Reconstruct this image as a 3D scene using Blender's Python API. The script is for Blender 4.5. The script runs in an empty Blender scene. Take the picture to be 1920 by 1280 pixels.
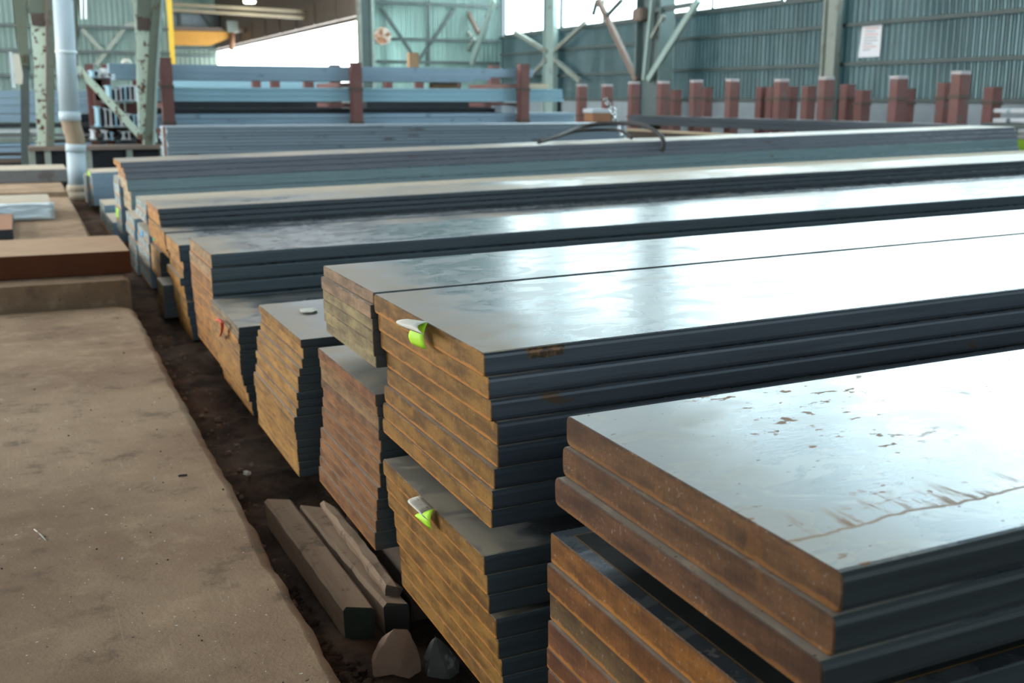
import bpy, bmesh, math, random
from mathutils import Vector, Matrix
random.seed(7)
SC = bpy.context.scene
COL = SC.collection

# ------------------------------------------------------------------ camera
CAM_P = Vector((0.0, 0.0, 1.7))
CR = Vector((0.913653557, -0.406488319, 0.002103282))
CU = Vector((0.086235877, 0.198881448, 0.976222077))
CF = Vector((0.397241175, 0.891747395, -0.216762619))
FPX = 2053.24
TILT = math.radians(1.165)          # the long stacks climb slightly towards the right
cam_d = bpy.data.cameras.new('camera'); cam = bpy.data.objects.new('camera', cam_d); COL.objects.link(cam)
cam_d.sensor_width = 36.0; cam_d.lens = FPX * 36.0 / 1920.0
cam_d.clip_start = 0.05; cam_d.clip_end = 300
m = Matrix.Identity(4)
for i in range(3):
    m[i][0] = CR[i]; m[i][1] = CU[i]; m[i][2] = -CF[i]; m[i][3] = CAM_P[i]
cam.matrix_world = m
cam_d.dof.use_dof = True; cam_d.dof.focus_distance = 2.75; cam_d.dof.aperture_fstop = 4.2
SC.camera = cam
# ------------------------------------------------------------------ world, exposure
w = bpy.data.worlds.new('world'); SC.world = w; w.use_nodes = True
bg = w.node_tree.nodes['Background']; bg.inputs[0].default_value = (0.75, 0.92, 1.0, 1); bg.inputs[1].default_value = 1.0
SC.view_settings.view_transform = 'Standard'; SC.view_settings.look = 'None'
SC.view_settings.gamma = 1.0; SC.view_settings.use_curve_mapping = False
SC.view_settings.exposure = 0.0
GLOW_RIGHT, GLOW_LEFT, GLOW_BAY, FILL_ROOF, FILL_FRONT = 7.0, 13.5, 9.0, 5.5, 2.4

# ------------------------------------------------------------------ measuring helpers (photo measurement -> metres)
def ray(px, py): return CF + CR * ((px - 960) / FPX) - CU * ((py - 640) / FPX)
def at_x(px, py, X): d = ray(px, py); return CAM_P + d * (X / d.x)
def at_y(px, py, Y): d = ray(px, py); return CAM_P + d * (Y / d.y)
def at_z(px, py, Z): d = ray(px, py); return CAM_P + d * ((Z - 1.7) / d.z)

# ------------------------------------------------------------------ materials
def new_mat(name):
    mt = bpy.data.materials.new(name); mt.use_nodes = True
    nt = mt.node_tree; b = nt.nodes['Principled BSDF']
    return mt, nt, b
def N(nt, typ, **kw):
    n = nt.nodes.new(typ)
    for k, v in kw.items(): setattr(n, k, v)
    return n
def L(nt, a, b): nt.links.new(a, b)
def math_n(nt, op, a, b=None, c=None, clamp=False):
    n = N(nt, 'ShaderNodeMath', operation=op); n.use_clamp = clamp
    for i, v in enumerate((a, b, c)):
        if v is None: continue
        if hasattr(v, 'default_value') or hasattr(v, 'is_output'): L(nt, v, n.inputs[i])
        else: n.inputs[i].default_value = v
    return n.outputs[0]
def mix_c(nt, f, a, b):
    n = N(nt, 'ShaderNodeMix', data_type='RGBA')
    for s, v in ((n.inputs[0], f), (n.inputs[6], a), (n.inputs[7], b)):
        if hasattr(v, 'is_output'): L(nt, v, s)
        elif isinstance(v, (int, float)): s.default_value = v
        else: s.default_value = (*v, 1) if len(v) == 3 else v
    return n.outputs[2]
def ramp(nt, f, lo, hi):
    n = N(nt, 'ShaderNodeMapRange'); n.interpolation_type = 'SMOOTHSTEP'
    L(nt, f, n.inputs[0]); n.inputs[1].default_value = lo; n.inputs[2].default_value = hi
    return n.outputs[0]
def noise(nt, vec, scale, detail=4, rough=0.55, dist=0.0):
    n = N(nt, 'ShaderNodeTexNoise'); n.inputs['Scale'].default_value = scale
    n.inputs['Detail'].default_value = detail; n.inputs['Roughness'].default_value = rough
    n.inputs['Distortion'].default_value = dist
    L(nt, vec, n.inputs['Vector']); return n.outputs[0]
def coords(nt, rnd=True):
    tc = N(nt, 'ShaderNodeTexCoord'); v = tc.outputs['Object']
    if not rnd: return v, v
    oi = N(nt, 'ShaderNodeObjectInfo')
    mul = N(nt, 'ShaderNodeVectorMath', operation='ADD')
    cm = N(nt, 'ShaderNodeCombineXYZ'); r = math_n(nt, 'MULTIPLY', oi.outputs['Random'], 37.0)
    for i in range(3): L(nt, r, cm.inputs[i])
    L(nt, v, mul.inputs[0]); L(nt, cm.outputs[0], mul.inputs[1])
    return v, mul.outputs[0]
def scaled(nt, v, s):
    mp = N(nt, 'ShaderNodeMapping'); mp.inputs['Scale'].default_value = s; L(nt, v, mp.inputs[0]); return mp.outputs[0]
def bump(nt, b, h, strength, dist=0.002):
    n = N(nt, 'ShaderNodeBump'); n.inputs['Strength'].default_value = strength; n.inputs['Distance'].default_value = dist
    L(nt, h, n.inputs['Height']); L(nt, n.outputs[0], b.inputs['Normal'])
def oattr(nt, name, out='Fac'):
    a = N(nt, 'ShaderNodeAttribute'); a.attribute_type = 'OBJECT'; a.attribute_name = name; return a.outputs[out]

def mat_mill_top():
    mt, nt, b = new_mat('mill_scale_steel')
    v, vr = coords(nt)
    big = noise(nt, scaled(nt, vr, (0.8, 1.6, 1)), 1.3, 5)
    flake = noise(nt, scaled(nt, vr, (1, 1.5, 1)), 5.5, 9, 0.62, 0.8)
    fm = ramp(nt, flake, 0.50, 0.56)
    fine = noise(nt, scaled(nt, vr, (12, 60, 10)), 3, 4)
    sx = N(nt, 'ShaderNodeSeparateXYZ'); L(nt, v, sx.inputs[0])
    xe = math_n(nt, 'ADD', sx.outputs[0], math_n(nt, 'MULTIPLY', math_n(nt, 'SUBTRACT', noise(nt, vr, 3.0, 5), 0.5), 0.5))
    endd = ramp(nt, xe, 0.30, 0.06)                     # dust lying along the sawn end
    dust_o = oattr(nt, 'dust')
    pd = ramp(nt, math_n(nt, 'ADD', big, math_n(nt, 'MULTIPLY', dust_o, 0.45)), 0.60, 0.92)
    dust = math_n(nt, 'MAXIMUM', math_n(nt, 'MULTIPLY', endd, oattr(nt, 'enddust')), math_n(nt, 'MULTIPLY', pd, 0.85))
    dust = math_n(nt, 'MULTIPLY', dust, math_n(nt, 'ADD', 0.75, math_n(nt, 'MULTIPLY', fm, 0.25)))
    base = mix_c(nt, big, (0.15, 0.19, 0.23), (0.28, 0.32, 0.35))
    base = mix_c(nt, math_n(nt, 'MULTIPLY', fm, 0.6), base, (0.36, 0.40, 0.42))
    base = mix_c(nt, dust, base, (0.37, 0.31, 0.215))
    rs = noise(nt, scaled(nt, vr, (14, 22, 10)), 1.6, 5, 0.6)
    rz = noise(nt, vr, 1.8, 3)
    rust = math_n(nt, 'MULTIPLY', ramp(nt, rs, 0.60, 0.66), ramp(nt, rz, 0.50, 0.62))
    rust = math_n(nt, 'MULTIPLY', rust, oattr(nt, 'spots'), clamp=True)
    base = mix_c(nt, math_n(nt, 'MULTIPLY', rust, 0.9), base, (0.26, 0.12, 0.035))
    pt = noise(nt, scaled(nt, vr, (26, 60, 20)), 1.4, 2)
    pits = math_n(nt, 'MULTIPLY', ramp(nt, pt, 0.70, 0.73), oattr(nt, 'spots'), clamp=True)
    base = mix_c(nt, pits, base, (0.035, 0.02, 0.012))
    # dried rusty tide line running along the near edge, smeared away from it
    st_o = oattr(nt, 'stain')
    wob = math_n(nt, 'MULTIPLY', math_n(nt, 'SUBTRACT', noise(nt, scaled(nt, vr, (5, 1, 1)), 2.0, 4), 0.5), 0.05)
    yl = math_n(nt, 'SUBTRACT', math_n(nt, 'ADD', sx.outputs[1], wob), 0.125)
    line = ramp(nt, math_n(nt, 'ABSOLUTE', yl), 0.006, 0.001)
    smear = math_n(nt, 'MULTIPLY', math_n(nt, 'MULTIPLY', ramp(nt, yl, 0.0, 0.004), ramp(nt, yl, 0.11, 0.01)), ramp(nt, noise(nt, scaled(nt, vr, (30, 5, 1)), 1.5, 6, 0.7), 0.50, 0.66))
    stn = math_n(nt, 'MULTIPLY', math_n(nt, 'MAXIMUM', math_n(nt, 'MULTIPLY', line, 0.8), smear), st_o, clamp=True)
    base = mix_c(nt, stn, base, (0.24, 0.13, 0.05))
    # shade under the upper plates painted black inside a border strip and rust line
    bd = oattr(nt, 'border')
    dmin = math_n(nt, 'MINIMUM', sx.outputs[0], math_n(nt, 'MINIMUM', sx.outputs[1], math_n(nt, 'SUBTRACT', oattr(nt, 'wide'), sx.outputs[1])))
    inner = math_n(nt, 'MULTIPLY', ramp(nt, dmin, 0.036, 0.040), bd)
    base = mix_c(nt, inner, base, (0.012, 0.015, 0.016))
    ol = math_n(nt, 'MULTIPLY', ramp(nt, math_n(nt, 'ABSOLUTE', math_n(nt, 'SUBTRACT', dmin, 0.037)), 0.004, 0.001), bd)
    base = mix_c(nt, math_n(nt, 'MULTIPLY', ol, 0.8), base, (0.30, 0.17, 0.05))
    L(nt, base, b.inputs['Base Color'])
    both = math_n(nt, 'MAXIMUM', dust, math_n(nt, 'MAXIMUM', rust, stn))
    both = math_n(nt, 'MAXIMUM', both, math_n(nt, 'MULTIPLY', inner, 0.8))
    L(nt, math_n(nt, 'MULTIPLY', math_n(nt, 'SUBTRACT', 1.0, both), 0.85), b.inputs['Metallic'])
    r = math_n(nt, 'ADD', 0.20, math_n(nt, 'MULTIPLY', flake, 0.14))
    r = math_n(nt, 'ADD', r, math_n(nt, 'MULTIPLY', both, 0.30), clamp=True)
    r = math_n(nt, 'ADD', r, math_n(nt, 'MULTIPLY', fm, 0.05))
    L(nt, r, b.inputs['Roughness'])
    bump(nt, b, fine, 0.06, 0.003)
    return mt

def mat_edge():
    mt, nt, b = new_mat('dark_rolled_edge_steel')
    v, vr = coords(nt)
    st = noise(nt, scaled(nt, vr, (1.5, 40, 40)), 1.5, 5)
    pat = noise(nt, scaled(nt, vr, (3, 8, 9)), 1.2, 6, 0.65)
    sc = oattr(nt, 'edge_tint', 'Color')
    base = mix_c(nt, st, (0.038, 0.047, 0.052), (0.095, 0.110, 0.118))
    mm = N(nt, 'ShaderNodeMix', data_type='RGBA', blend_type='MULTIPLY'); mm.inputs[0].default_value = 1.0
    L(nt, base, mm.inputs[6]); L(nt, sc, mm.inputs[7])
    rust = ramp(nt, pat, 0.64, 0.72)
    base = mix_c(nt, math_n(nt, 'MULTIPLY', rust, 0.8), mm.outputs[2], (0.11, 0.055, 0.02))
    sx = N(nt, 'ShaderNodeSeparateXYZ'); L(nt, v, sx.inputs[0])
    # one rusted scab on the edge between two measured distances from the end
    wob = math_n(nt, 'MULTIPLY', math_n(nt, 'SUBTRACT', noise(nt, scaled(nt, vr, (3, 3, 3)), 9.0, 5), 0.5), 0.05)
    xw = math_n(nt, 'ADD', sx.outputs[0], wob)
    scab = math_n(nt, 'MULTIPLY', ramp(nt, math_n(nt, 'SUBTRACT', xw, oattr(nt, 'scab_from')), 0.0, 0.006), ramp(nt, math_n(nt, 'SUBTRACT', oattr(nt, 'scab_to'), xw), 0.0, 0.006))
    scab = math_n(nt, 'MULTIPLY', scab, ramp(nt, math_n(nt, 'ADD', sx.outputs[2], math_n(nt, 'MULTIPLY', wob, 0.4)), -0.030, -0.024))
    base = mix_c(nt, math_n(nt, 'MULTIPLY', scab, 0.85), base, mix_c(nt, ramp(nt, noise(nt, vr, 60, 4), 0.4, 0.65), (0.045, 0.022, 0.010), (0.20, 0.095, 0.025)))
    L(nt, base, b.inputs['Base Color']); b.inputs['Metallic'].default_value = 0.35
    L(nt, math_n(nt, 'ADD', 0.36, math_n(nt, 'MULTIPLY', st, 0.2)), b.inputs['Roughness'])
    bump(nt, b, st, 0.2, 0.003)
    return mt

def mat_end():
    mt, nt, b = new_mat('rusted_flame_cut_end')
    v, vr = coords(nt)
    oi = N(nt, 'ShaderNodeObjectInfo'); tint = oi.outputs['Color']
    sx = N(nt, 'ShaderNodeSeparateXYZ'); L(nt, v, sx.inputs[0])
    big = noise(nt, scaled(nt, vr, (1, 4, 14)), 1.6, 5, 0.6)
    streak = noise(nt, scaled(nt, vr, (20, 150, 9)), 1.0, 3)
    fleck = noise(nt, scaled(nt, vr, (30, 75, 75)), 1.6, 4, 0.75)
    dk = N(nt, 'ShaderNodeMix', data_type='RGBA', blend_type='MULTIPLY'); dk.inputs[0].default_value = 1
    L(nt, tint, dk.inputs[6]); dk.inputs[7].default_value = (0.48, 0.42, 0.36, 1)
    lt = N(nt, 'ShaderNodeMix', data_type='RGBA', blend_type='MULTIPLY'); lt.inputs[0].default_value = 1
    L(nt, tint, lt.inputs[6]); lt.inputs[7].default_value = (1.35, 1.27, 1.0, 1)
    f = math_n(nt, 'ADD', math_n(nt, 'MULTIPLY', big, 0.82), math_n(nt, 'MULTIPLY', streak, 0.18))
    base = mix_c(nt, ramp(nt, f, 0.32, 0.68), dk.outputs[2], lt.outputs[2])
    base = mix_c(nt, math_n(nt, 'MULTIPLY', ramp(nt, fleck, 0.58, 0.70), math_n(nt, 'MULTIPLY', ramp(nt, big, 0.42, 0.58), 0.75)), base, (0.33, 0.32, 0.30))
    dspk = noise(nt, scaled(nt, vr, (90, 110, 110)), 1.3, 2)
    base = mix_c(nt, math_n(nt, 'MULTIPLY', ramp(nt, dspk, 0.62, 0.72), 0.55), base, (0.05, 0.025, 0.012))
    # bright fresh rust along the lower lip of the cut
    zf = math_n(nt, 'DIVIDE', math_n(nt, 'ADD', sx.outputs[2], math_n(nt, 'MULTIPLY', math_n(nt, 'SUBTRACT', noise(nt, scaled(nt, vr, (1, 9, 2)), 2.0, 4), 0.5), 0.020)), oattr(nt, 'thick'))
    lip = math_n(nt, 'MULTIPLY', ramp(nt, zf, -0.80, -0.90), oattr(nt, 'lip'))
    base = mix_c(nt, lip, base, (0.46, 0.185, 0.03))
    seam = math_n(nt, 'MULTIPLY', ramp(nt, zf, -0.085, -0.01), 0.7)
    base = mix_c(nt, seam, base, (0.035, 0.022, 0.014))
    yw = noise(nt, scaled(nt, vr, (1, 6, 5)), 2.2, 5, 0.65)
    base = mix_c(nt, math_n(nt, 'MULTIPLY', ramp(nt, yw, 0.60, 0.68), math_n(nt, 'MULTIPLY', oattr(nt, 'lip'), 0.55)), base, (0.40, 0.18, 0.03))
    L(nt, base, b.inputs['Base Color'])
    b.inputs['Roughness'].default_value = 0.62; b.inputs['Specular IOR Level'].default_value = 0.3
    bump(nt, b, math_n(nt, 'ADD', math_n(nt, 'MULTIPLY', streak, 0.3), fleck), 0.35, 0.002)
    return mt

def simple(name, col, rough=0.6, metal=0.0, var=0.25, scale=6.0, spots=None, spot_rng=(0.62, 0.68), spot_scale=9.0, stretch=(1, 1, 1), bmp=0.15, spec=0.5, rnd=True):
    mt, nt, b = new_mat(name)
    v, vr = coords(nt, rnd)
    n = noise(nt, scaled(nt, vr, stretch), scale, 5)
    c0 = tuple(max(0, c * (1 - var)) for c in col); c1 = tuple(min(1, c * (1 + var)) for c in col)
    base = mix_c(nt, n, c0, c1)
    if spots is not None:
        s = noise(nt, vr, spot_scale, 5, 0.6)
        base = mix_c(nt, ramp(nt, s, *spot_rng), base, spots)
    L(nt, base, b.inputs['Base Color']); b.inputs['Roughness'].default_value = rough; b.inputs['Metallic'].default_value = metal
    b.inputs['Specular IOR Level'].default_value = spec
    if bmp: bump(nt, b, n, bmp, 0.01)
    return mt

def emis(name, col, strength):
    mt, nt, b = new_mat(name)
    b.inputs['Base Color'].default_value = (*col, 1)
    b.inputs['Emission Color'].default_value = (*col, 1); b.inputs['Emission Strength'].default_value = strength
    return mt

def mat_slab():
    mt, nt, b = new_mat('dusty_brown_slab')
    v, vr = coords(nt)
    big = noise(nt, vr, 1.1, 6, 0.6); mid = noise(nt, vr, 5, 7, 0.65); fine = noise(nt, vr, 60, 4, 0.7)
    base = mix_c(nt, ramp(nt, big, 0.3, 0.7), (0.225, 0.150, 0.095), (0.365, 0.268, 0.178))
    base = mix_c(nt, math_n(nt, 'MULTIPLY', ramp(nt, mid, 0.50, 0.72), 0.6), base, (0.44, 0.335, 0.22))
    base = mix_c(nt, math_n(nt, 'MULTIPLY', ramp(nt, mid, 0.46, 0.30), 0.65), base, (0.115, 0.083, 0.058))
    strk = noise(nt, scaled(nt, vr, (70, 4, 1)), 1.0, 3)
    base = mix_c(nt, math_n(nt, 'MULTIPLY', math_n(nt, 'MULTIPLY', ramp(nt, strk, 0.60, 0.70), ramp(nt, big, 0.45, 0.6)), 0.35), base, (0.46, 0.37, 0.25))
    spk = noise(nt, vr, 42, 2); base = mix_c(nt, ramp(nt, spk, 0.72, 0.76), base, (0.05, 0.04, 0.03))
    wsp = noise(nt, scaled(nt, vr, (1.3, 1, 1)), 55, 1); base = mix_c(nt, ramp(nt, wsp, 0.765, 0.785), base, (0.65, 0.62, 0.55))
    L(nt, base, b.inputs['Base Color']); b.inputs['Roughness'].default_value = 0.85; b.inputs['Specular IOR Level'].default_value = 0.25
    bump(nt, b, math_n(nt, 'ADD', mid, math_n(nt, 'MULTIPLY', fine, 0.5)), 0.5, 0.012)
    return mt

def mat_dirt():
    mt, nt, b = new_mat('dark_soil')
    v, vr = coords(nt, False)
    a = noise(nt, v, 4, 8, 0.65); c = noise(nt, v, 40, 6, 0.7)
    base = mix_c(nt, ramp(nt, a, 0.35, 0.65), (0.048, 0.033, 0.026), (0.14, 0.088, 0.062))
    base = mix_c(nt, math_n(nt, 'MULTIPLY', ramp(nt, c, 0.62, 0.72), 0.5), base, (0.13, 0.115, 0.095))
    L(nt, base, b.inputs['Base Color']); b.inputs['Roughness'].default_value = 0.95; b.inputs['Specular IOR Level'].default_value = 0.15
    bump(nt, b, math_n(nt, 'ADD', a, c), 0.8, 0.03)
    return mt

def mat_cladding(name, c0, c1, stain):
    mt, nt, b = new_mat(name)
    v, vr = coords(nt, False)
    streak = noise(nt, scaled(nt, v, (1.1, 1.1, 0.16)), 1.3, 6, 0.6)
    fine = noise(nt, scaled(nt, v, (4, 4, 0.5)), 1.5, 4)
    base = mix_c(nt, ramp(nt, streak, 0.35, 0.68), c0, c1)
    base = mix_c(nt, math_n(nt, 'MULTIPLY', ramp(nt, fine, 0.52, 0.70), 0.45), base, stain)
    L(nt, base, b.inputs['Base Color']); b.inputs['Roughness'].default_value = 0.6; b.inputs['Specular IOR Level'].default_value = 0.3
    return mt

def mat_wood(name, col):
    mt, nt, b = new_mat(name)
    v, vr = coords(nt)
    g = noise(nt, scaled(nt, vr, (22, 1.2, 22)), 1.4, 5, 0.6); d = noise(nt, vr, 9, 6, 0.7)
    base = mix_c(nt, g, tuple(c * 0.65 for c in col), tuple(min(1, c * 1.3) for c in col))
    base = mix_c(nt, math_n(nt, 'MULTIPLY', ramp(nt, d, 0.55, 0.68), 0.5), base, (0.055, 0.04, 0.03))
    L(nt, base, b.inputs['Base Color']); b.inputs['Roughness'].default_value = 0.9; b.inputs['Specular IOR Level'].default_value = 0.2
    bump(nt, b, math_n(nt, 'ADD', g, d), 0.5, 0.006)
    return mt

M = {}
M['top'] = mat_mill_top(); M['edge'] = mat_edge(); M['end'] = mat_end()
M['slab'] = mat_slab(); M['dirt'] = mat_dirt()
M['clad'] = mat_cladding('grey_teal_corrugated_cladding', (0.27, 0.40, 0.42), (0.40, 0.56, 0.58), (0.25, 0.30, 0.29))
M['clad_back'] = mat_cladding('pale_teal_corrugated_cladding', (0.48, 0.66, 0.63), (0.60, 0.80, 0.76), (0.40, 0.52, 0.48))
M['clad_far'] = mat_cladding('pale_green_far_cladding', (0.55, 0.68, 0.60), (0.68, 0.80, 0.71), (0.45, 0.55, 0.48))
M['girt'] = simple('dark_teal_girt_paint', (0.085, 0.115, 0.115), 0.7, 0, 0.25, 3)
M['concrete'] = simple('grey_concrete_plinth', (0.27, 0.34, 0.38), 0.85, 0, 0.2, 2)
M['roof'] = simple('brown_grey_roof_sheet', (0.12, 0.125, 0.13), 0.8, 0, 0.2, 1)
M['mint'] = simple('flaking_mint_paint', (0.52, 0.66, 0.56), 0.6, 0, 0.12, 5, (0.115, 0.055, 0.04), (0.56, 0.60), 9.0)
M['green'] = simple('dull_green_paint', (0.13, 0.165, 0.13), 0.6, 0, 0.3, 4, (0.09, 0.075, 0.045), (0.55, 0.7), 4)
M['teal_paint'] = simple('pale_teal_column_paint', (0.30, 0.42, 0.40), 0.5, 0, 0.2, 3, (0.17, 0.20, 0.17), (0.56, 0.7), 3)
M['dk_teal'] = simple('dark_teal_column_paint', (0.10, 0.15, 0.15), 0.6, 0, 0.25, 3)
M['brown_strut'] = simple('brown_strut_paint', (0.19, 0.15, 0.125), 0.6, 0, 0.25, 3)
M['olive'] = simple('olive_grey_column_paint', (0.26, 0.31, 0.28), 0.6, 0, 0.2, 3, (0.19, 0.19, 0.15), (0.52, 0.7), 2)
M['pvc'] = simple('pale_blue_grey_pipe', (0.37, 0.48, 0.55), 0.6, 0, 0.06, 2, bmp=0.02)
M['pvc_band'] = simple('pale_pipe_collar', (0.60, 0.74, 0.80), 0.35, 0, 0.05, 2, bmp=0.02)
M['tape'] = simple('brown_tape', (0.24, 0.19, 0.13), 0.7, 0, 0.12, 8)
M['red_post'] = simple('red_brown_primer', (0.155, 0.068, 0.062), 0.55, 0, 0.25, 5, (0.12, 0.10, 0.095), (0.56, 0.7), 5)
M['post_top'] = simple('worn_pale_post_top', (0.42, 0.40, 0.42), 0.5, 0, 0.2, 6)
M['post_clamp'] = simple('dark_brown_weld_band', (0.085, 0.065, 0.055), 0.7, 0, 0.2, 6)
M['blue_bar'] = simple('blue_grey_mill_bar', (0.24, 0.37, 0.48), 0.45, 0.1, 0.16, 1.5, (0.14, 0.18, 0.22), (0.60, 0.75), 2.5, (0.25, 4, 14))
M['lt_blue'] = simple('light_blue_grey_bar', (0.29, 0.52, 0.64), 0.42, 0.05, 0.12, 1.5, None, (0.6, 0.7), 2, (0.25, 4, 14))
M['grey_bar'] = simple('grey_mill_bar', (0.23, 0.30, 0.355), 0.45, 0.1, 0.2, 1.5, (0.11, 0.12, 0.13), (0.57, 0.7), 2.0, (0.2, 4, 14))
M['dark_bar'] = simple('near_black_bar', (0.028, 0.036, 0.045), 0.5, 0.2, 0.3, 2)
M['navy_bar'] = simple('dark_slate_bar', (0.065, 0.085, 0.105), 0.4, 0.3, 0.2, 2)
M['pale_end'] = simple('pale_bar_end_paint', (0.50, 0.57, 0.62), 0.5, 0, 0.2, 7)
M['rust_beam'] = simple('red_brown_rust', (0.105, 0.035, 0.014), 0.8, 0, 0.18, 5, spec=0.2)
M['tan_dust'] = simple('tan_dust', (0.42, 0.29, 0.19), 0.9, 0, 0.18, 5, spec=0.2)
M['grey_dust'] = simple('pale_grey_dust', (0.42, 0.385, 0.31), 0.9, 0, 0.14, 4, spec=0.2)
M['grey_side'] = simple('grey_steel_side', (0.17, 0.185, 0.195), 0.6, 0.1, 0.12, 3, (0.12, 0.12, 0.12), (0.55, 0.7), 3)
M['foil'] = simple('silver_wrap', (0.62, 0.76, 0.85), 0.32, 0.25, 0.12, 4, bmp=0.5)
M['rust_top'] = simple('orange_brown_rust_top', (0.30, 0.155, 0.085), 0.85, 0, 0.25, 6)
M['wood'] = mat_wood('dirty_timber', (0.33, 0.235, 0.165))
M['wood_dark'] = mat_wood('dark_timber', (0.075, 0.055, 0.043))
M['moss'] = simple('mossy_black_end_grain', (0.014, 0.022, 0.014), 0.85, 0, 0.5, 14, (0.06, 0.055, 0.04), (0.66, 0.72), 20)
M['grain_dark'] = simple('black_end_grain', (0.018, 0.016, 0.014), 0.85, 0, 0.4, 14)
M['rock'] = simple('brown_broken_concrete', (0.24, 0.155, 0.11), 0.95, 0, 0.35, 9, (0.30, 0.26, 0.22), (0.60, 0.7), 6, bmp=0.6)
M['rock_grey'] = simple('dark_slate_broken_stone', (0.075, 0.075, 0.07), 0.9, 0, 0.5, 8, (0.30, 0.31, 0.29), (0.57, 0.66), 7, bmp=0.6)
M['lime'] = simple('lime_card', (0.50, 0.92, 0.03), 0.6, 0, 0.04, 3, bmp=0)
M['card_white'] = simple('stained_white_card', (0.62, 0.63, 0.57), 0.7, 0, 0.05, 8, (0.22, 0.13, 0.08), (0.60, 0.68), 26, bmp=0.05)
M['red_tape'] = simple('red_ribbon', (0.80, 0.07, 0.035), 0.5, 0, 0.08, 6, bmp=0)
M['paper'] = simple('white_paper', (0.72, 0.78, 0.84), 0.7, 0, 0.04, 3, bmp=0)
M['print_grey'] = simple('grey_print', (0.42, 0.46, 0.50), 0.7, 0, 0.05, 3, bmp=0)
M['print_red'] = simple('pink_print', (0.62, 0.42, 0.42), 0.7, 0, 0.05, 3, bmp=0)
M['cyan'] = simple('blue_sticker', (0.02, 0.30, 0.60), 0.6, 0, 0.05, 3, bmp=0)
M['lime_paint'] = simple('lime_paint', (0.42, 0.80, 0.06), 0.5, 0, 0.06, 3, bmp=0)
M['green_dot'] = simple('green_paint_dot', (0.03, 0.30, 0.14), 0.5, 0, 0.06, 3, bmp=0)
M['cable'] = simple('black_wire_rope', (0.028, 0.030, 0.032), 0.6, 0.2, 0.3, 40)
M['chrome'] = simple('bright_chain_steel', (0.55, 0.62, 0.66), 0.25, 0.9, 0.1, 5, bmp=0.05)
M['crane'] = simple('crane_orange_paint', (0.72, 0.36, 0.06), 0.5, 0, 0.1, 2, bmp=0)
M['yellow'] = simple('yellow_paint', (0.80, 0.55, 0.06), 0.5, 0, 0.08, 2, bmp=0)
M['runway'] = simple('grey_brown_runway_steel', (0.22, 0.18, 0.15), 0.7, 0, 0.2, 2)
M['cream'] = simple('cream_purlin_paint', (0.44, 0.38, 0.27), 0.6, 0, 0.1, 2)
M['far_roof'] = simple('brown_far_roof', (0.34, 0.20, 0.09), 0.8, 0, 0.15, 1)
M['carton'] = simple('brown_carton', (0.38, 0.25, 0.14), 0.8, 0, 0.15, 6)
M['pale_wood'] = mat_wood('pale_timber', (0.55, 0.47, 0.34))
M['fan'] = simple('rusty_white_fan_paint', (0.58, 0.52, 0.46), 0.6, 0, 0.2, 8, (0.45, 0.20, 0.09), (0.5, 0.58), 7)
M['enclosure'] = simple('cream_enclosure_paint', (0.66, 0.68, 0.60), 0.5, 0, 0.06, 3)
M['win_right'] = emis('bright_milky_window_pane', (0.80, 0.97, 1.0), GLOW_RIGHT)
M['win_left'] = emis('daylit_left_window_pane', (1.0, 0.97, 0.92), GLOW_LEFT)
M['win_bay'] = emis('daylit_far_bay_pane', (0.93, 0.99, 1.0), GLOW_BAY)
M['roof_fill'] = emis('milky_added_roof_fill_pane', (0.95, 0.98, 1.0), FILL_ROOF)
M['front_fill'] = emis('cool_added_front_fill_pane', (0.84, 0.95, 1.0), FILL_FRONT)
M['lamp_glow'] = emis('lit_lamp_glass', (1.0, 0.97, 0.75), 14.0)
M['tube_glow'] = emis('lit_tube_lamp', (0.85, 0.97, 1.0), 0.9)

# ------------------------------------------------------------------ mesh helpers
def obj(name, bm, mats, parent=None, loc=None, smooth=False):
    me = bpy.data.meshes.new(name); bm.normal_update(); bm.to_mesh(me); bm.free()
    if not isinstance(mats, (list, tuple)): mats = [mats]
    for mt in mats: me.materials.append(mt)
    if smooth:
        for p in me.polygons: p.use_smooth = True
    o = bpy.data.objects.new(name, me); COL.objects.link(o)
    if parent is not None: o.parent = parent
    if loc is not None: o.location = loc
    return o
def tag(o, label, cat, group=None):
    o['label'] = label; o['category'] = cat
    if group: o['group'] = group
    return o
def struct(o, label=None):
    o['kind'] = 'structure'
    if label: o['label'] = label
    return o
def thing(name, label, cat, loc=(0, 0, 0), group=None):
    o = bpy.data.objects.new(name, None); COL.objects.link(o); o.location = loc; o.empty_display_size = 0.1
    return tag(o, label, cat, group)
def box(bm, x0, x1, y0, y1, z0, z1, mat=0):
    vs = [bm.verts.new(p) for p in ((x0, y0, z0), (x1, y0, z0), (x1, y1, z0), (x0, y1, z0), (x0, y0, z1), (x1, y0, z1), (x1, y1, z1), (x0, y1, z1))]
    fs = []
    for idx in ((0, 3, 2, 1), (4, 5, 6, 7), (0, 1, 5, 4), (1, 2, 6, 5), (2, 3, 7, 6), (3, 0, 4, 7)):
        f = bm.faces.new([vs[i] for i in idx]); f.material_index = mat; fs.append(f)
    return vs, fs
def bevel(bm, r, seg=2):
    bmesh.ops.bevel(bm, geom=list(bm.edges), offset=r, segments=seg, affect='EDGES', clamp_overlap=True)
def box_bm(x0, x1, y0, y1, z0, z1, r=0.0):
    bm = bmesh.new(); box(bm, x0, x1, y0, y1, z0, z1)
    if r: bevel(bm, r)
    return bm
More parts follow.
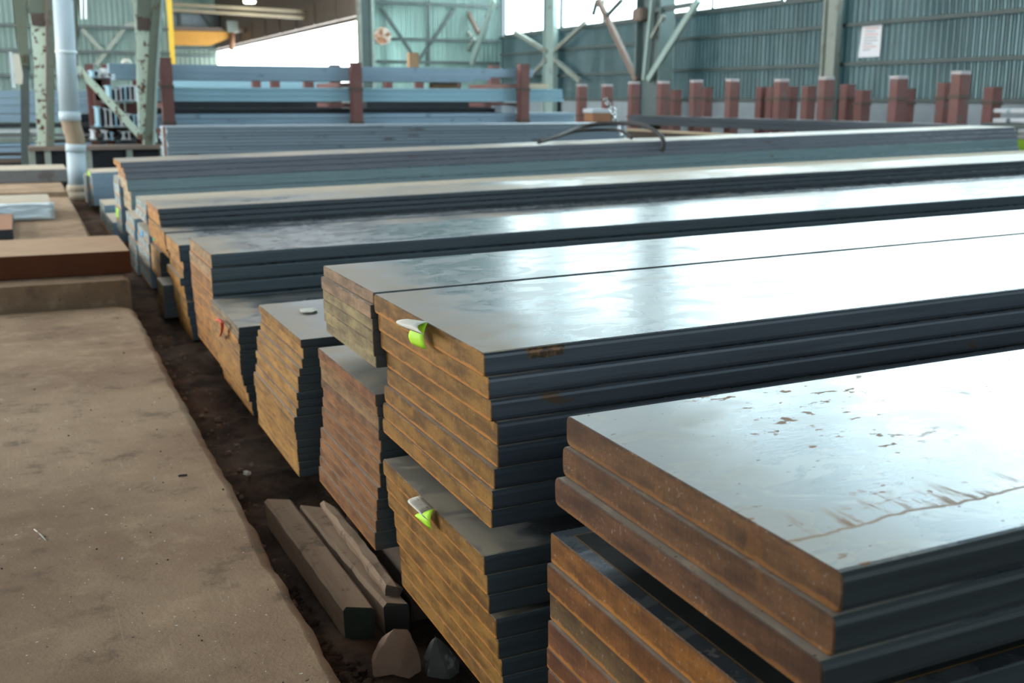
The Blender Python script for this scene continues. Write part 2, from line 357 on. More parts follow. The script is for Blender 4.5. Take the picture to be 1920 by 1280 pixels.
def bar_bm(p0, p1, wd, dp, up=Vector((0, 0, 1)), r=0.0, bm=None):
    """solid rectangular member from p0 to p1"""
    own = bm is None
    if own: bm = bmesh.new()
    p0 = Vector(p0); p1 = Vector(p1); d = (p1 - p0).normalized()
    s = d.cross(up)
    if s.length < 1e-3: s = d.cross(Vector((1, 0, 0)))
    s.normalize(); u = s.cross(d).normalized()
    vs = []
    for p in (p0, p1):
        for a, c in ((-1, -1), (1, -1), (1, 1), (-1, 1)):
            vs.append(bm.verts.new(p + s * (a * wd / 2) + u * (c * dp / 2)))
    for idx in ((0, 1, 2, 3), (7, 6, 5, 4), (0, 4, 5, 1), (1, 5, 6, 2), (2, 6, 7, 3), (3, 7, 4, 0)):
        bm.faces.new([vs[i] for i in idx])
    bmesh.ops.recalc_face_normals(bm, faces=bm.faces)
    if r: bevel(bm, r)
    return bm
def hbeam_bm(p0, p1, wd, dp, t, up, bm=None):
    """H section from p0 to p1: two flanges and a web"""
    if bm is None: bm = bmesh.new()
    p0 = Vector(p0); p1 = Vector(p1); d = (p1 - p0).normalized(); s = d.cross(up).normalized(); u = s.cross(d).normalized()
    for k in (-1, 1):
        o = u * (k * (dp / 2 - t / 2)); bar_bm(p0 + o, p1 + o, wd, t, u, bm=bm)
    bar_bm(p0, p1, t, dp - 2 * t, u, bm=bm)
    return bm
def cyl(bm, p0, p1, r0, r1=None, seg=20, cap=True):
    r1 = r0 if r1 is None else r1
    p0 = Vector(p0); p1 = Vector(p1); d = (p1 - p0).normalized()
    a = d.cross(Vector((0, 0, 1)));
    if a.length < 1e-3: a = Vector((1, 0, 0))
    a.normalize(); b = d.cross(a)
    A = []; B = []
    for i in range(seg):
        t = 2 * math.pi * i / seg; e = a * math.cos(t) + b * math.sin(t)
        A.append(bm.verts.new(p0 + e * r0)); B.append(bm.verts.new(p1 + e * r1))
    for i in range(seg):
        j = (i + 1) % seg; f = bm.faces.new((A[i], A[j], B[j], B[i])); f.smooth = True
    if cap: bm.faces.new(A); bm.faces.new(B)
    bmesh.ops.recalc_face_normals(bm, faces=bm.faces)
def tube(bm, pts, r, seg=8):
    pts = [Vector(p) for p in pts]; rings = []
    for i, p in enumerate(pts):
        d = (pts[min(i + 1, len(pts) - 1)] - pts[max(i - 1, 0)]).normalized()
        a = d.cross(Vector((0.13, 0.2, 0.97))).normalized(); b = d.cross(a)
        rings.append([bm.verts.new(p + (a * math.cos(2 * math.pi * k / seg) + b * math.sin(2 * math.pi * k / seg)) * r) for k in range(seg)])
    for A, B in zip(rings, rings[1:]):
        for k in range(seg):
            f = bm.faces.new((A[k], A[(k + 1) % seg], B[(k + 1) % seg], B[k])); f.smooth = True
    bm.faces.new(rings[0]); bm.faces.new(rings[-1])
    bmesh.ops.recalc_face_normals(bm, faces=bm.faces)
def spline(pts, n=8):
    pts = [Vector(p) for p in pts]; out = []
    P = [pts[0]] + pts + [pts[-1]]
    for i in range(1, len(P) - 2):
        for k in range(n):
            t = k / n; a, b, c, d = P[i - 1], P[i], P[i + 1], P[i + 2]
            out.append(0.5 * ((2 * b) + (c - a) * t + (2 * a - 5 * b + 4 * c - d) * t * t + (3 * b - a - 3 * c + d) * t ** 3))
    out.append(pts[-1]); return out
def prism(bm, poly, off):
    """closed outline (3-D points) thickened by the vector off"""
    off = Vector(off); A = [bm.verts.new(p) for p in poly]; B = [bm.verts.new(Vector(p) + off) for p in poly]
    bm.faces.new(A); bm.faces.new(list(reversed(B)))
    for i in range(len(A)):
        j = (i + 1) % len(A); bm.faces.new((A[i], B[i], B[j], A[j]))
    bmesh.ops.recalc_face_normals(bm, faces=bm.faces)
def sheet(bm, grid, thick):
    """thin solid sheet from a grid of points"""
    R_, C_ = len(grid), len(grid[0]); V = [[bm.verts.new(p) for p in row] for row in grid]
    for i in range(R_ - 1):
        for j in range(C_ - 1):
            f = bm.faces.new((V[i][j], V[i][j + 1], V[i + 1][j + 1], V[i + 1][j])); f.smooth = True
    bm.normal_update()
    bmesh.ops.solidify(bm, geom=list(bm.faces), thickness=thick)

# ------------------------------------------------------------------ steel plates
def plate_mesh(Lx, W, t, r):
    """rolled plate: rounded long edges, crisp cut ends; slots 0 face, 1 rolled edge, 2 cut end"""
    bm = bmesh.new(); prof = []
    seg = 3
    for (cy, cz, a0) in ((r, -r, 90), (r, -t + r, 180), (W - r, -t + r, 270), (W - r, -r, 0)):
        for k in range(seg + 1):
            a = math.radians(a0 + 90 * k / seg); prof.append((cy + r * math.cos(a), cz + r * math.sin(a)))
    c = min(0.0022, t * 0.06); rings = []
    for x, ins in ((0, c), (c, 0), (Lx - c, 0), (Lx, c)):
        ring = []
        for (y, z) in prof:
            yy = y + (ins if y < W / 2 else -ins); zz = z + (ins if z < -t / 2 else -ins)
            ring.append(bm.verts.new((x, yy, zz)))
        rings.append(ring)
    n = len(prof)
    for q, (A, B) in enumerate(zip(rings, rings[1:])):
        for k in range(n):
            j = (k + 1) % n; f = bm.faces.new((A[k], B[k], B[j], A[j]))
            if q != 1: f.material_index = 2
            else:
                dy = prof[j][0] - prof[k][0]; dz = prof[j][1] - prof[k][1]
                f.material_index = 0 if abs(dy) > 1.5 * abs(dz) else 1
    f = bm.faces.new(rings[0]); f.material_index = 2
    f = bm.faces.new(rings[-1]); f.material_index = 2
    bmesh.ops.recalc_face_normals(bm, faces=bm.faces)
    return bm
PLATE_MATS = [M['top'], M['edge'], M['end']]
def plate(name, X, Y, Z, Lx, W, t, label, cat, group, end=(0.30, 0.155, 0.05), lip=0.8, dust=0.0, spots=0.5, tint=(1, 1, 1), r=0.004, mats=None, tilt=TILT, stain=0.0):
    o = obj(name, plate_mesh(Lx, W, t, min(r, t * 0.3)), mats or PLATE_MATS)
    o.location = (X, Y, Z); o.rotation_euler = (0, -tilt, 0)
    o.color = (*end, 1); o['thick'] = float(t); o['lip'] = float(lip); o['dust'] = float(dust); o['spots'] = float(spots)
    o['edge_tint'] = [float(c) for c in tint]; o['stain'] = float(stain); o['enddust'] = 0.75; o['border'] = 0.0; o['scab_from'] = 0.0; o['scab_to'] = -1.0; o['wide'] = float(W)
    return tag(o, label, cat, group)
ORD = ['topmost', 'second', 'third', 'fourth', 'fifth', 'sixth', 'seventh', 'eighth', 'ninth', 'tenth', 'eleventh', 'twelfth', 'thirteenth', 'fourteenth', 'fifteenth', 'sixteenth', 'lowest']
def stack(rows, Y, W, desc, group, ends, Lx=12.36, name='steel_plate', kind='plate', adj='rusty', r=0.004, lip=0.8, dust=0.0, spots=0.5, tint=(1, 1, 1), top_dust=None, top_spots=None, mats=None, wj=0.006):
    out = []; n = len(rows)
    for i, (X, Z, t) in enumerate(rows):
        # a plate reaches down to the one below it unless a visible gap was measured
        if i + 1 < n:
            gap = Z - rows[i + 1][1]
            if gap - t < 0.012: t = gap
        t -= 0.0008
        e = ends[i] if isinstance(ends, list) and i < len(ends) else (ends[-1] if isinstance(ends, list) else ends)
        k = random.uniform(0.88, 1.12); e = tuple(c * k for c in e)
        nm = ORD[i] if i < 16 and i < n - 1 or i == 0 else 'lowest'
        lab = ('%s %s, the %s of %s' % (adj, kind, nm, desc)) if n > 1 else ('%s %s, %s' % (adj, kind, desc))
        dy = random.uniform(-wj, wj) if i else 0
        out.append(plate(name, X, Y + dy * 0.6, Z, Lx, W + dy * 0.4, t, lab, kind, group, e, lip,
                         (top_dust if i == 0 and top_dust is not None else dust), (top_spots if i == 0 and top_spots is not None else spots), tint, r, mats))
    return out

GOLD = (0.225, 0.12, 0.027); RED = (0.18, 0.078, 0.036); OLIVE = (0.27, 0.23, 0.14); PURP = (0.25, 0.175, 0.13)
ORG = (0.36, 0.18, 0.045); TAN = (0.29, 0.205, 0.13); TANO = (0.29, 0.15, 0.055); BLUE = (0.25, 0.34, 0.42); BUFF = (0.34, 0.31, 0.25)

S = {}
S['near_top'] = stack([(0.981, 1.066, 0.064), (0.973, 1.002, 0.066), (0.956, 0.938, 0.062)], 1.089, 0.839,
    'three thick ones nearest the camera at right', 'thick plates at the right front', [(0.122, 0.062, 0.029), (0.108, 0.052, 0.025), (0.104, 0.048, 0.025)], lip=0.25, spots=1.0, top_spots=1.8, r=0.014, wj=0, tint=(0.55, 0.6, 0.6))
S['near_low'] = stack([(0.981, 0.784, 0.068), (0.973, 0.715, 0.063), (0.980, 0.647, 0.062), (0.974, 0.582, 0.064), (0.976, 0.514, 0.05), (0.976, 0.463, 0.05)], 1.166, 0.83,
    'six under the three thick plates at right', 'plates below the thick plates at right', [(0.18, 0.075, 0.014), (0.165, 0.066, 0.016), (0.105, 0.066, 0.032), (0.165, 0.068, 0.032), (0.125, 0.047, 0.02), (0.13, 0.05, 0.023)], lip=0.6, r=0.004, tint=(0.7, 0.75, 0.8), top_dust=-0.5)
FY = 2.369
S['F'] = stack([(0.981, 1.101, 0.056), (0.993, 1.040, 0.055), (1.0, 0.981, 0.054), (1.017, 0.923, 0.059), (1.017, 0.860, 0.051), (1.007, 0.804, 0.054), (1.001, 0.748, 0.051), (1.0, 0.695, 0.05)], FY, 0.902,
    'the upper pile with the higher lime tag', 'upper pile with the higher lime tag', GOLD, lip=0.9, wj=0.004, spots=0.12, tint=(1, 1.05, 1.2), r=0.013)
S['Flow'] = stack([(0.981, 0.575, 0.049), (0.989, 0.522, 0.052), (0.994, 0.466, 0.054), (1.014, 0.397, 0.055), (1.020, 0.338, 0.05), (1.029, 0.280, 0.05), (1.033, 0.229, 0.05), (1.035, 0.178, 0.05)], FY + 0.005, 0.842,
    'the pile with the lower lime tag', 'lower pile with the lower lime tag', GOLD, lip=0.9, wj=0.003, spots=0.1, dust=-0.3, tint=(1, 1.1, 1.15), r=0.010)
S['FB'] = stack([(0.981, 1.103, 0.037), (0.971, 1.064, 0.043), (0.976, 1.018, 0.038), (0.976, 0.979, 0.036), (0.977, 0.941, 0.038), (0.984, 0.896, 0.04)], 3.278, 0.617,
    'six butted behind the higher lime tag pile', 'thin pile behind the higher lime tag pile', [PURP, PURP, OLIVE, OLIVE, OLIVE, (0.25, 0.22, 0.14)], lip=0.12, adj='grey-brown', wj=0, spots=0.15)
S['S2b'] = stack([(0.981, 0.769, 0.042), (0.986, 0.727, 0.034), (0.989, 0.693, 0.044), (0.989, 0.649, 0.036), (0.995, 0.612, 0.038), (0.993, 0.574, 0.038), (0.988, 0.536, 0.04), (0.99, 0.496, 0.045), (0.981, 0.452, 0.04), (0.976, 0.412, 0.037), (0.975, 0.375, 0.036), (0.971, 0.34, 0.04), (0.966, 0.3, 0.065)], 3.282, 0.742,
    'the red-brown pile above the loose timbers', 'red-brown pile above the timbers', [RED, (0.22, 0.12, 0.055), (0.22, 0.14, 0.075), (0.16, 0.085, 0.045), (0.24, 0.11, 0.045)] + [(0.21, 0.098, 0.04)] * 8, lip=0.45, adj='red-brown', dust=0.25, spots=0.3)
S['S3'] = stack([(0.981, 0.741, 0.033), (0.989, 0.705, 0.033), (0.983, 0.661, 0.036), (0.970, 0.622, 0.03), (0.963, 0.589, 0.034), (0.965, 0.553, 0.029), (0.955, 0.522, 0.032), (0.960, 0.488, 0.031), (0.952, 0.454, 0.034), (0.941, 0.419, 0.027), (0.940, 0.390, 0.032), (0.945, 0.352, 0.032), (0.948, 0.318, 0.032), (0.948, 0.283, 0.025), (0.950, 0.255, 0.03), (0.953, 0.222, 0.03), (0.953, 0.189, 0.033)], 4.314, 0.844,
    'the orange pile with a paper scrap on top', 'orange pile with the paper scrap', (0.31, 0.175, 0.048), lip=0.95, adj='orange', top_dust=0.6, spots=0.4, wj=0.004)
S['S4'] = stack([(0.962, 0.541, 0.034), (0.960, 0.507, 0.022), (0.956, 0.485, 0.034), (0.963, 0.450, 0.031), (0.961, 0.419, 0.023), (0.960, 0.397, 0.026), (0.959, 0.371, 0.028), (0.960, 0.342, 0.031), (0.961, 0.311, 0.026), (0.968, 0.284, 0.029), (0.972, 0.255, 0.029), (0.984, 0.225, 0.037), (0.994, 0.187, 0.049), (1.008, 0.136, 0.049), (1.016, 0.085, 0.029)], 5.633, 0.893,
    'the pile with the red ribbon', 'thin pile with the red ribbon', [(0.22, 0.21, 0.185), (0.22, 0.20, 0.16), (0.36, 0.20, 0.075), (0.37, 0.20, 0.07)] + [(0.33, 0.185, 0.06)] * 11, lip=1.0, adj='golden thin', top_dust=0.3, spots=0.1, wj=0.005)
S['S5'] = stack([(0.981, 0.801, 0.079), (0.976, 0.720, 0.082), (0.978, 0.634, 0.08), (0.979, 0.551, 0.08), (0.984, 0.467, 0.08), (0.988, 0.382, 0.078), (0.993, 0.301, 0.078), (0.998, 0.219, 0.082)], 6.55, 0.881,
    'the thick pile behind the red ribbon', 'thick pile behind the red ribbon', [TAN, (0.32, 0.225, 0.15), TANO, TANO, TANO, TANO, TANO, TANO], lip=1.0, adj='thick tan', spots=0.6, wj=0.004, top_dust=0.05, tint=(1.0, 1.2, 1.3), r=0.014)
S['S6'] = stack([(0.981, 0.677, 0.051), (0.984, 0.621, 0.058), (1.005, 0.557, 0.053), (1.002, 0.498, 0.051), (0.976, 0.440, 0.05), (1.002, 0.382, 0.051), (1.010, 0.326, 0.05), (1.015, 0.263, 0.045), (1.014, 0.213, 0.051), (1.025, 0.153, 0.055), (1.033, 0.091, 0.053), (1.041, 0.030, 0.05)], 8.019, 0.751,
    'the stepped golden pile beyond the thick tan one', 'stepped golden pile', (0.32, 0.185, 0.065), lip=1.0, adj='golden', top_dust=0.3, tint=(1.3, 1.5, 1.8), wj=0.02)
S['S6b'] = stack([(0.939, 0.273, 0.042), (0.940, 0.226, 0.042), (0.939, 0.180, 0.042), (0.938, 0.134, 0.038), (0.937, 0.091, 0.038), (0.937, 0.049, 0.038)], 8.79, 0.42,
    'the short olive pile past the stepped one', 'short olive pile', (0.26, 0.205, 0.10), lip=0.2, adj='olive', tint=(1.2, 1.2, 1.3))
S['S7'] = stack([(0.981, 0.829, 0.042), (0.987, 0.784, 0.043), (0.991, 0.739, 0.043), (0.998, 0.694, 0.012)], 9.168, 0.871,
    'the orange pile beside the blue bars', 'orange pile beside the blue bars', [(0.33, 0.185, 0.10), (0.38, 0.20, 0.075), ORG, ORG], lip=0.7, adj='orange-brown', top_dust=0.7, tint=(1.1, 1.2, 1.3), r=0.010)
S['S7m'] = stack([(0.981, 0.681, 0.05), (0.983, 0.627, 0.046), (0.988, 0.577, 0.046), (1.005, 0.526, 0.054)], 8.839, 1.13,
    'the wider ones below the orange pile', 'wider plates below the orange pile', ORG, lip=0.7, adj='orange', tint=(1.1, 1.2, 1.3), r=0.010)
S['S7t'] = stack([(0.983, 0.468, 0.079), (0.981, 0.386, 0.081), (0.980, 0.303, 0.075)], 9.27, 0.65,
    'the tan bars below the orange plates', 'tan bars below the orange plates', (0.38, 0.235, 0.09), name='steel_bar', kind='bar', lip=0.3, adj='tan')
BMATS = [M['grey_dust'], M['blue_bar'], M['end']]
def bars(rows, Y, W, desc, group, Lx=12.36, end=BLUE, **k):
    return stack(rows, Y, W, desc, group, end, Lx, 'steel_bar', 'bar', 'blue-grey', lip=0.75, mats=BMATS, **k)
S['S7b'] = bars([(0.981, 0.787, 0.088), (0.975, 0.698, 0.088)], 10.091, 0.90, 'two behind the orange plates', 'two blue bars behind the orange plates')
S['A'] = bars([(0.981, 0.535, 0.084), (0.975, 0.447, 0.094), (0.973, 0.348, 0.103), (0.970, 0.240, 0.071), (0.974, 0.164, 0.114)], 10.02, 0.98, 'the column with the blue sticker', 'blue bars with the sticker')
S['B'] = bars([(0.981, 0.537, 0.112), (0.973, 0.419, 0.094)], 11.32, 0.88, 'two past the blue sticker column', 'two blue bars past the sticker column')
S['B2'] = bars([(0.981, 0.290, 0.089), (0.976, 0.196, 0.095), (0.972, 0.096, 0.106)], 11.25, 0.848, 'three low down past the sticker column', 'three low blue bars')
kC = 1.042
S['Cc'] = bars([(X * kC, 1.7 - (1.7 - Z) * kC, t * kC) for X, Z, t in [(0.981, 0.828, 0.052), (0.977, 0.773, 0.142), (0.980, 0.628, 0.134), (0.979, 0.488, 0.152), (0.976, 0.329, 0.124)]], 12.80 * kC, 0.74, 'the column with the lime paint dab', 'blue bars with the lime paint dab')
s8 = [(225, 304.4, 0.891), (231, 315, 0.87), (234, 325, 0.86), (237.5, 337.5, 0.86), (244.5, 359, 0.86), (245.5, 378.5, 0.86)]
e8 = [ORG, (0.36, 0.20, 0.09), (0.33, 0.19, 0.10), BUFF, BUFF, BUFF]
q8 = [at_y(px, py, 12.452 - 0.012 * i) for i, (px, py, W) in enumerate(s8)] + [at_y(245.5, 399, 12.40)]
for i, (px, py, W) in enumerate(s8):
    t = q8[i].z - q8[i + 1].z + (q8[i + 1].x - q8[i].x) * math.tan(TILT)
    plate('steel_plate', q8[i].x, q8[i].y, q8[i].z, 12.98, W, t - 0.0008, '%s plate, the %s of the pile under the black sling' % ('grey thick long' if i > 2 else 'rust-ended long', ORD[i] if i < 5 else 'lowest'),
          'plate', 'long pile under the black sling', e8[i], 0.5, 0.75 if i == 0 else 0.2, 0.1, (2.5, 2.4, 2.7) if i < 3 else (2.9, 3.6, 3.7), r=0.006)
S['S9'] = bars([(0.981, 0.585, 0.246), (0.988, 0.337, 0.249)], 17.86, 1.046, 'two big ones near the plastic pipe', 'big blue bars near the plastic pipe', Lx=3.0)
S['S9f'] = bars([(0.981, 0.301, 0.33)], 15.51, 0.936, 'lone one in front of the two big blue bars', None, Lx=1.3)
S['S9g'] = bars([(0.981, 0.208, 0.24)], 14.204, 1.2, 'dusty-topped one lying lowest beside the lime dab column', None, Lx=1.3)
S['S10'] = bars([(0.981, 0.453, 0.257), (0.977, 0.196, 0.215)], 19.055, 0.95, 'two right beside the plastic pipe foot', 'blue bars at the pipe foot', Lx=1.5)

S['near_top'][0]['stain'] = 1.0
S['F'][0]['scab_from'] = at_y(984, 663, FY).x - 0.981; S['F'][0]['scab_to'] = at_y(1057, 656, FY).x - 0.981
S['near_low'][0]['border'] = 1.0; S['near_low'][0]['enddust'] = 0.0  # top plate gets the shade under the thick plates painted black
S['near_top'][0]['enddust'] = 0.35
# bolsters and spacers carrying the stacks (tilted piles: the far bearer is taller)
def bearer(X, y0, y1, z_top, z_bot, label, group='timber bearers under the steel piles', wx=0.14, mat='wood_dark', name='timber_bearer'):
    dz = (X - 0.98) * math.tan(TILT)
    o = obj(name, box_bm(-wx / 2, wx / 2, 0, y1 - y0, 0, z_top + dz - z_bot - 0.004, 0.006), M[mat])
    o.location = (X, y0, z_bot); return tag(o, label, 'timber', group)
GZ = -0.03
for nm, X, y0, y1, z in (('long pile under the sling', 1.5, 12.47, 13.1, q8[6].z - 0.003), ('column with the lime dab', 1.4, 13.36, 14.05, 0.142), ('big blue bars by the pipe', 1.3, 17.9, 18.85, 0.088), ('blue bars past the sticker column', 1.3, 11.35, 12.1, -0.012)):
    bearer(X, y0, y1, z, GZ, 'dark timber bearer carrying the %s' % nm)
for nm, key, y0, y1, z in (('red-brown pile', 'S2b', 3.25, 4.06, 0.2358), ('orange pile with the paper scrap', 'S3', 4.33, 5.14, 0.157), ('thick pile behind the ribbon', 'S5', 6.57, 7.42, 0.1378), ('lime tag piles', 'F', 2.39, 3.18, 0.1288),
                         ('thick plates at right', 'near_low', 1.19, 1.98, 0.4138), ('red ribbon pile', 'S4', 5.66, 6.5, 0.0568)):
    bearer(1.15 if key == 'S2b' else 1.35, y0, y1, z, GZ, 'dark timber bearer carrying the %s at its left end' % nm)
    bearer(11.2, y0, y1, z, GZ, 'dark timber bearer carrying the %s at its far end' % nm)
for nm, y0, y1, zt, zb, xs in (('upper lime tag pile', 2.40, 3.18, 0.6458, 0.575, (1.95, 8.5)), ('grey-brown thin pile', 3.31, 3.86, 0.8568, 0.769, (1.95, 8.5)), ('three thick plates at right', 1.2, 1.88, 0.8768, 0.784, (2.2, 8.5)), ('two blue bars behind the orange plates', 10.15, 10.9, 0.6108, 0.535, (1.6, 9.0))):
    for q, X in enumerate(xs):
        o = obj('timber_spacer', box_bm(-0.04, 0.04, 0, y1 - y0, 0, zt - zb - 0.004), M['wood_dark'])
        dz = (X - 0.98) * math.tan(TILT); o.location = (X, y0, zb + dz + 0.002); o.rotation_euler = (0, -TILT, 0)
        tag(o, 'dark timber spacer lifting the %s %s' % (nm, 'near its left end' if q == 0 else 'far along its length'), 'timber', 'timber spacers between piles')

# ------------------------------------------------------------------ tags, ribbon, stickers, scraps
def curl(name, label, lime, white, sd):
    t = thing(name, label, 'tag', lime[0])
    def loc(p): return Vector(p) - Vector(lime[0])
    bm = bmesh.new(); a, b, c, d = [loc(p) for p in lime]     # top-left, top-right, bottom-right, bottom-left
    g = []
    for i in range(7):
        u = i / 6; bow = Vector((-0.010 * math.sin(u * math.pi), 0, 0))
        g.append([(a.lerp(d, u)).lerp(b.lerp(c, u), j / 4) + bow + Vector((-0.004 * math.sin(j / 4 * math.pi), 0, 0)) for j in range(5)])
    sheet(bm, g, 0.0006); obj('lime_flap', bm, M['lime'], t)
    bm = bmesh.new(); a, b, c, d = [loc(p) for p in white]     # far top, near top, near bottom, far bottom
    g = []
    for i in range(9):
        u = i / 8; bow = Vector((-sd * math.sin(u * math.pi), 0, 0.006 * math.sin(u * math.pi)))
        g.append([(a.lerp(d, u)).lerp(b.lerp(c, u), j / 4) + bow for j in range(5)])
    sheet(bm, g, 0.0006); o = obj('white_curl', bm, M['card_white'], t); o['label'] = 'stained white curled-over back of the tag'
    return t
XT = 0.969
curl('curled_tag', 'lime tag with white curled back on the upper plate pile', [at_x(774, 612, XT - .012), at_x(802, 604, 0.977), at_x(800, 655, XT - .006), at_x(771, 643, XT - .02)],
     [at_x(764, 598, XT - .006), at_x(802, 603, 0.972), at_x(794, 627, XT - .045), at_x(751, 612, XT - .045)], 0.022)
curl('curled_tag', 'lime tag with white curled back on the lower plate pile', [at_x(786, 962, XT - .012), at_x(814, 953, 0.977), at_x(811.5, 994, XT - .006), at_x(783, 968, XT - .02)],
     [at_x(788, 929, XT - .006), at_x(814, 953, 0.972), at_x(803.6, 975, XT - .04), at_x(775, 949, XT - .045)], 0.026)
bm = bmesh.new(); cpts = [(404, 598, 0.955), (411, 597, 0.935), (418, 602, 0.93), (420, 612, 0.935), (418, 624, 0.94), (414, 630, 0.945)]
g = [[at_x(px, py, X), at_x(px + 0.5, py, X) + Vector((-0.022, -0.034, 0.0))] for (px, py, X) in cpts]
G = [spline([r[0] for r in g], 4), spline([r[1] for r in g], 4)]
sheet(bm, [[a, b] for a, b in zip(*G)], 0.001)
tag(obj('ribbon', bm, M['red_tape']), 'red ribbon curling off the end of the thin golden pile', 'ribbon')
def patch(name, px, w_px, X, mat, label, cat='sticker'):
    (x0, y0, x1, y1) = px; bm = bmesh.new()
    prism(bm, [at_x(x0, y0, X), at_x(x1, y0 + w_px, X), at_x(x1, y1 + w_px, X), at_x(x0, y1, X)], (0.0025, 0, 0))
    return tag(obj(name, bm, M[mat]), label, cat)
patch('sticker', (263.5, 432, 267.5, 446), 2, 0.9775, 'cyan', 'blue sticker on the topmost blue-grey bar end')
patch('paint_dab', (217.5, 389, 222, 406), 2, 1.0165, 'lime_paint', 'lime paint dab on a blue-grey bar end', 'paint mark')
patch('paint_dab', (286, 445, 290, 450), 1, 0.9822, 'green_dot', 'small green paint dot on the tan bar end', 'paint mark')
patch('paint_dab', (163.5, 320.5, 168, 329), 2, 0.977, 'lime_paint', 'lime paint dab on the big bar by the pipe', 'paint mark')
def crumple(name, c, r, mat, label, cat, flat=0.35, seed=1, sub=2):
    rnd = random.Random(seed); bm = bmesh.new(); bmesh.ops.create_icosphere(bm, subdivisions=sub, radius=1)
    for v in bm.verts:
        k = rnd.uniform(0.6, 1.15); v.co = Vector((v.co.x * r[0] * k, v.co.y * r[1] * k, v.co.z * r[2] * k))
    zmin = min(v.co.z for v in bm.verts)
    for v in bm.verts: v.co.z -= zmin
    o = obj(name, bm, M[mat]); o.location = c; return tag(o, label, cat)
p = at_z(577, 584, 0.746); crumple('paper_scrap', p, (0.045, 0.06, 0.007), 'card_white', 'crumpled white paper scrap on the orange plate pile', 'paper', seed=4)
p = at_z(463, 890, 0.0); crumple('paper_scrap', (p.x, p.y, 0.0), (0.018, 0.03, 0.01), 'card_white', 'pale paper scrap on the soil by the slab edge', 'paper', seed=5)

# ------------------------------------------------------------------ floor, slabs, timbers, rubble
bm = bmesh.new(); rnd = random.Random(3)
xs = [-16 + i * 2.0 for i in range(8)] + [-0.2 + i * 0.05 for i in range(0, 45)] + [2.2, 4, 8, 12, 16, 20.2]
ys = [-12, -6, -2, 0.5] + [1.0 + i * 0.05 for i in range(0, 170)] + [9.6 + i * 0.5 for i in range(0, 22)] + [22, 28, 36, 46, 60, 92]
from mathutils import noise as mn
V = []
for x in xs:
    row = []
    for y in ys:
        z = -0.035
        if -0.3 < x < 2.1 and 0.9 < y < 9.6:
            z += 0.05 * (mn.noise(Vector((x * 3, y * 3, 0))) ) + 0.03 * mn.noise(Vector((x * 11, y * 11, 3))) + 0.012 * mn.noise(Vector((x * 30, y * 30, 5)))
            z = min(z, 0.0)
        row.append(bm.verts.new((x, y, z)))
    V.append(row)
for i in range(len(xs) - 1):
    for j in range(len(ys) - 1):
        f = bm.faces.new((V[i][j], V[i + 1][j], V[i + 1][j + 1], V[i][j + 1])); f.smooth = True
struct(obj('floor', bm, M['dirt']), 'dark soil floor with scattered grit')

def edge_slab(name, pts, z0, z1, label, mat='slab', cat='slab', wob=0.006, seed=1):
    """slab with a hand-chipped rounded right edge; pts = right-hand outline, running near to far"""
    rnd = random.Random(seed); bm = bmesh.new()
    xl = -3.2
    prof = [(0.012, z0), (0.0, z0 + 0.02), (-0.004, z1 - 0.035), (-0.016, z1 - 0.010), (-0.045, z1 - 0.0)]
    rings = []
    for (x, y) in pts:
        rings.append([bm.verts.new((x + dx + rnd.uniform(-wob, wob), y, z + (rnd.uniform(-wob, wob) * 0.3 if 0 < k < 4 else 0))) for k, (dx, z) in enumerate(prof)])
    for A, B in zip(rings, rings[1:]):
        for k in range(len(prof) - 1):
            f = bm.faces.new((A[k], B[k], B[k + 1], A[k + 1])); f.smooth = True
    lt = [bm.verts.new((xl, y, z1)) for (x, y) in pts]; lb = [bm.verts.new((xl, y, z0)) for (x, y) in pts]
    for i in range(len(pts) - 1):
        bm.faces.new((rings[i][-1], rings[i + 1][-1], lt[i + 1], lt[i])); bm.faces.new((lt[i], lt[i + 1], lb[i + 1], lb[i]))
        bm.faces.new((lb[i], lb[i + 1], rings[i + 1][0], rings[i][0]))
    bm.faces.new(rings[0] + [lt[0], lb[0]]); bm.faces.new(rings[-1] + [lt[-1], lb[-1]])
    bmesh.ops.recalc_face_normals(bm, faces=bm.faces)
    return tag(obj(name, bm, M[mat]), label, cat)
pts = []
y = 0.25
while y < 8.1: pts.append((0.668 + 0.010 * mn.noise(Vector((y * 1.3, 0, 0))) + 0.012 * mn.noise(Vector((y * 6, 2, 0))) + (0.012 * (y - 5) / 3 if y > 5 else 0), y)); y += 0.07
pts += [(0.690, 8.18), (0.676, 8.28), (0.655, 8.35), (0.62, 8.40), (0.57, 8.42)]
edge_slab('dusty_slab', pts, -0.04, 0.20, 'wide dusty brown slab filling the lower left', seed=2)
z2 = at_y(216, 526, 8.47).z; x2 = at_y(250, 567, 8.47).x
edge_slab('dusty_slab', [(x2 - 0.01, 8.47), (x2, 8.55), (x2, 9.2), (x2, 10.2), (x2, 11.3)], -0.03, z2, 'dusty brown slab under the red-brown beam', seed=3, wob=0.003)
z3 = z2 - 0.005
x3 = 0.60
edge_slab('dusty_slab', [(x3, 11.45), (x3, 12.6), (x3, 14.5), (x3, 16.3)], -0.03, 0.365, 'dusty slab under the silver wrapped block', seed=4, wob=0.003)
edge_slab('dusty_slab', [(x3 - 0.01, 16.45), (x3 - 0.01, 17.6), (x3 - 0.01, 19.9)], -0.03, 0.425, 'dusty slab under the grey beam farthest left', seed=5, wob=0.003)
def dusty_beam(name, c_bot, c_top, Yd, xl, label, side, topm, r=0.006):
    """long bar lying along X, right end at measured corner"""
    bm = bmesh.new(); vs, fs = box(bm, 0, c_bot.x - xl, 0, Yd, 0, c_top.z - c_bot.z)
    for f in fs:
        f.material_index = 0
    fs[1].material_index = 1
    bevel(bm, r, 1)
    o = obj(name, bm, [M[side], M[topm]]); o.location = (xl, c_bot.y, c_bot.z + 0.002); return tag(o, label, 'beam')
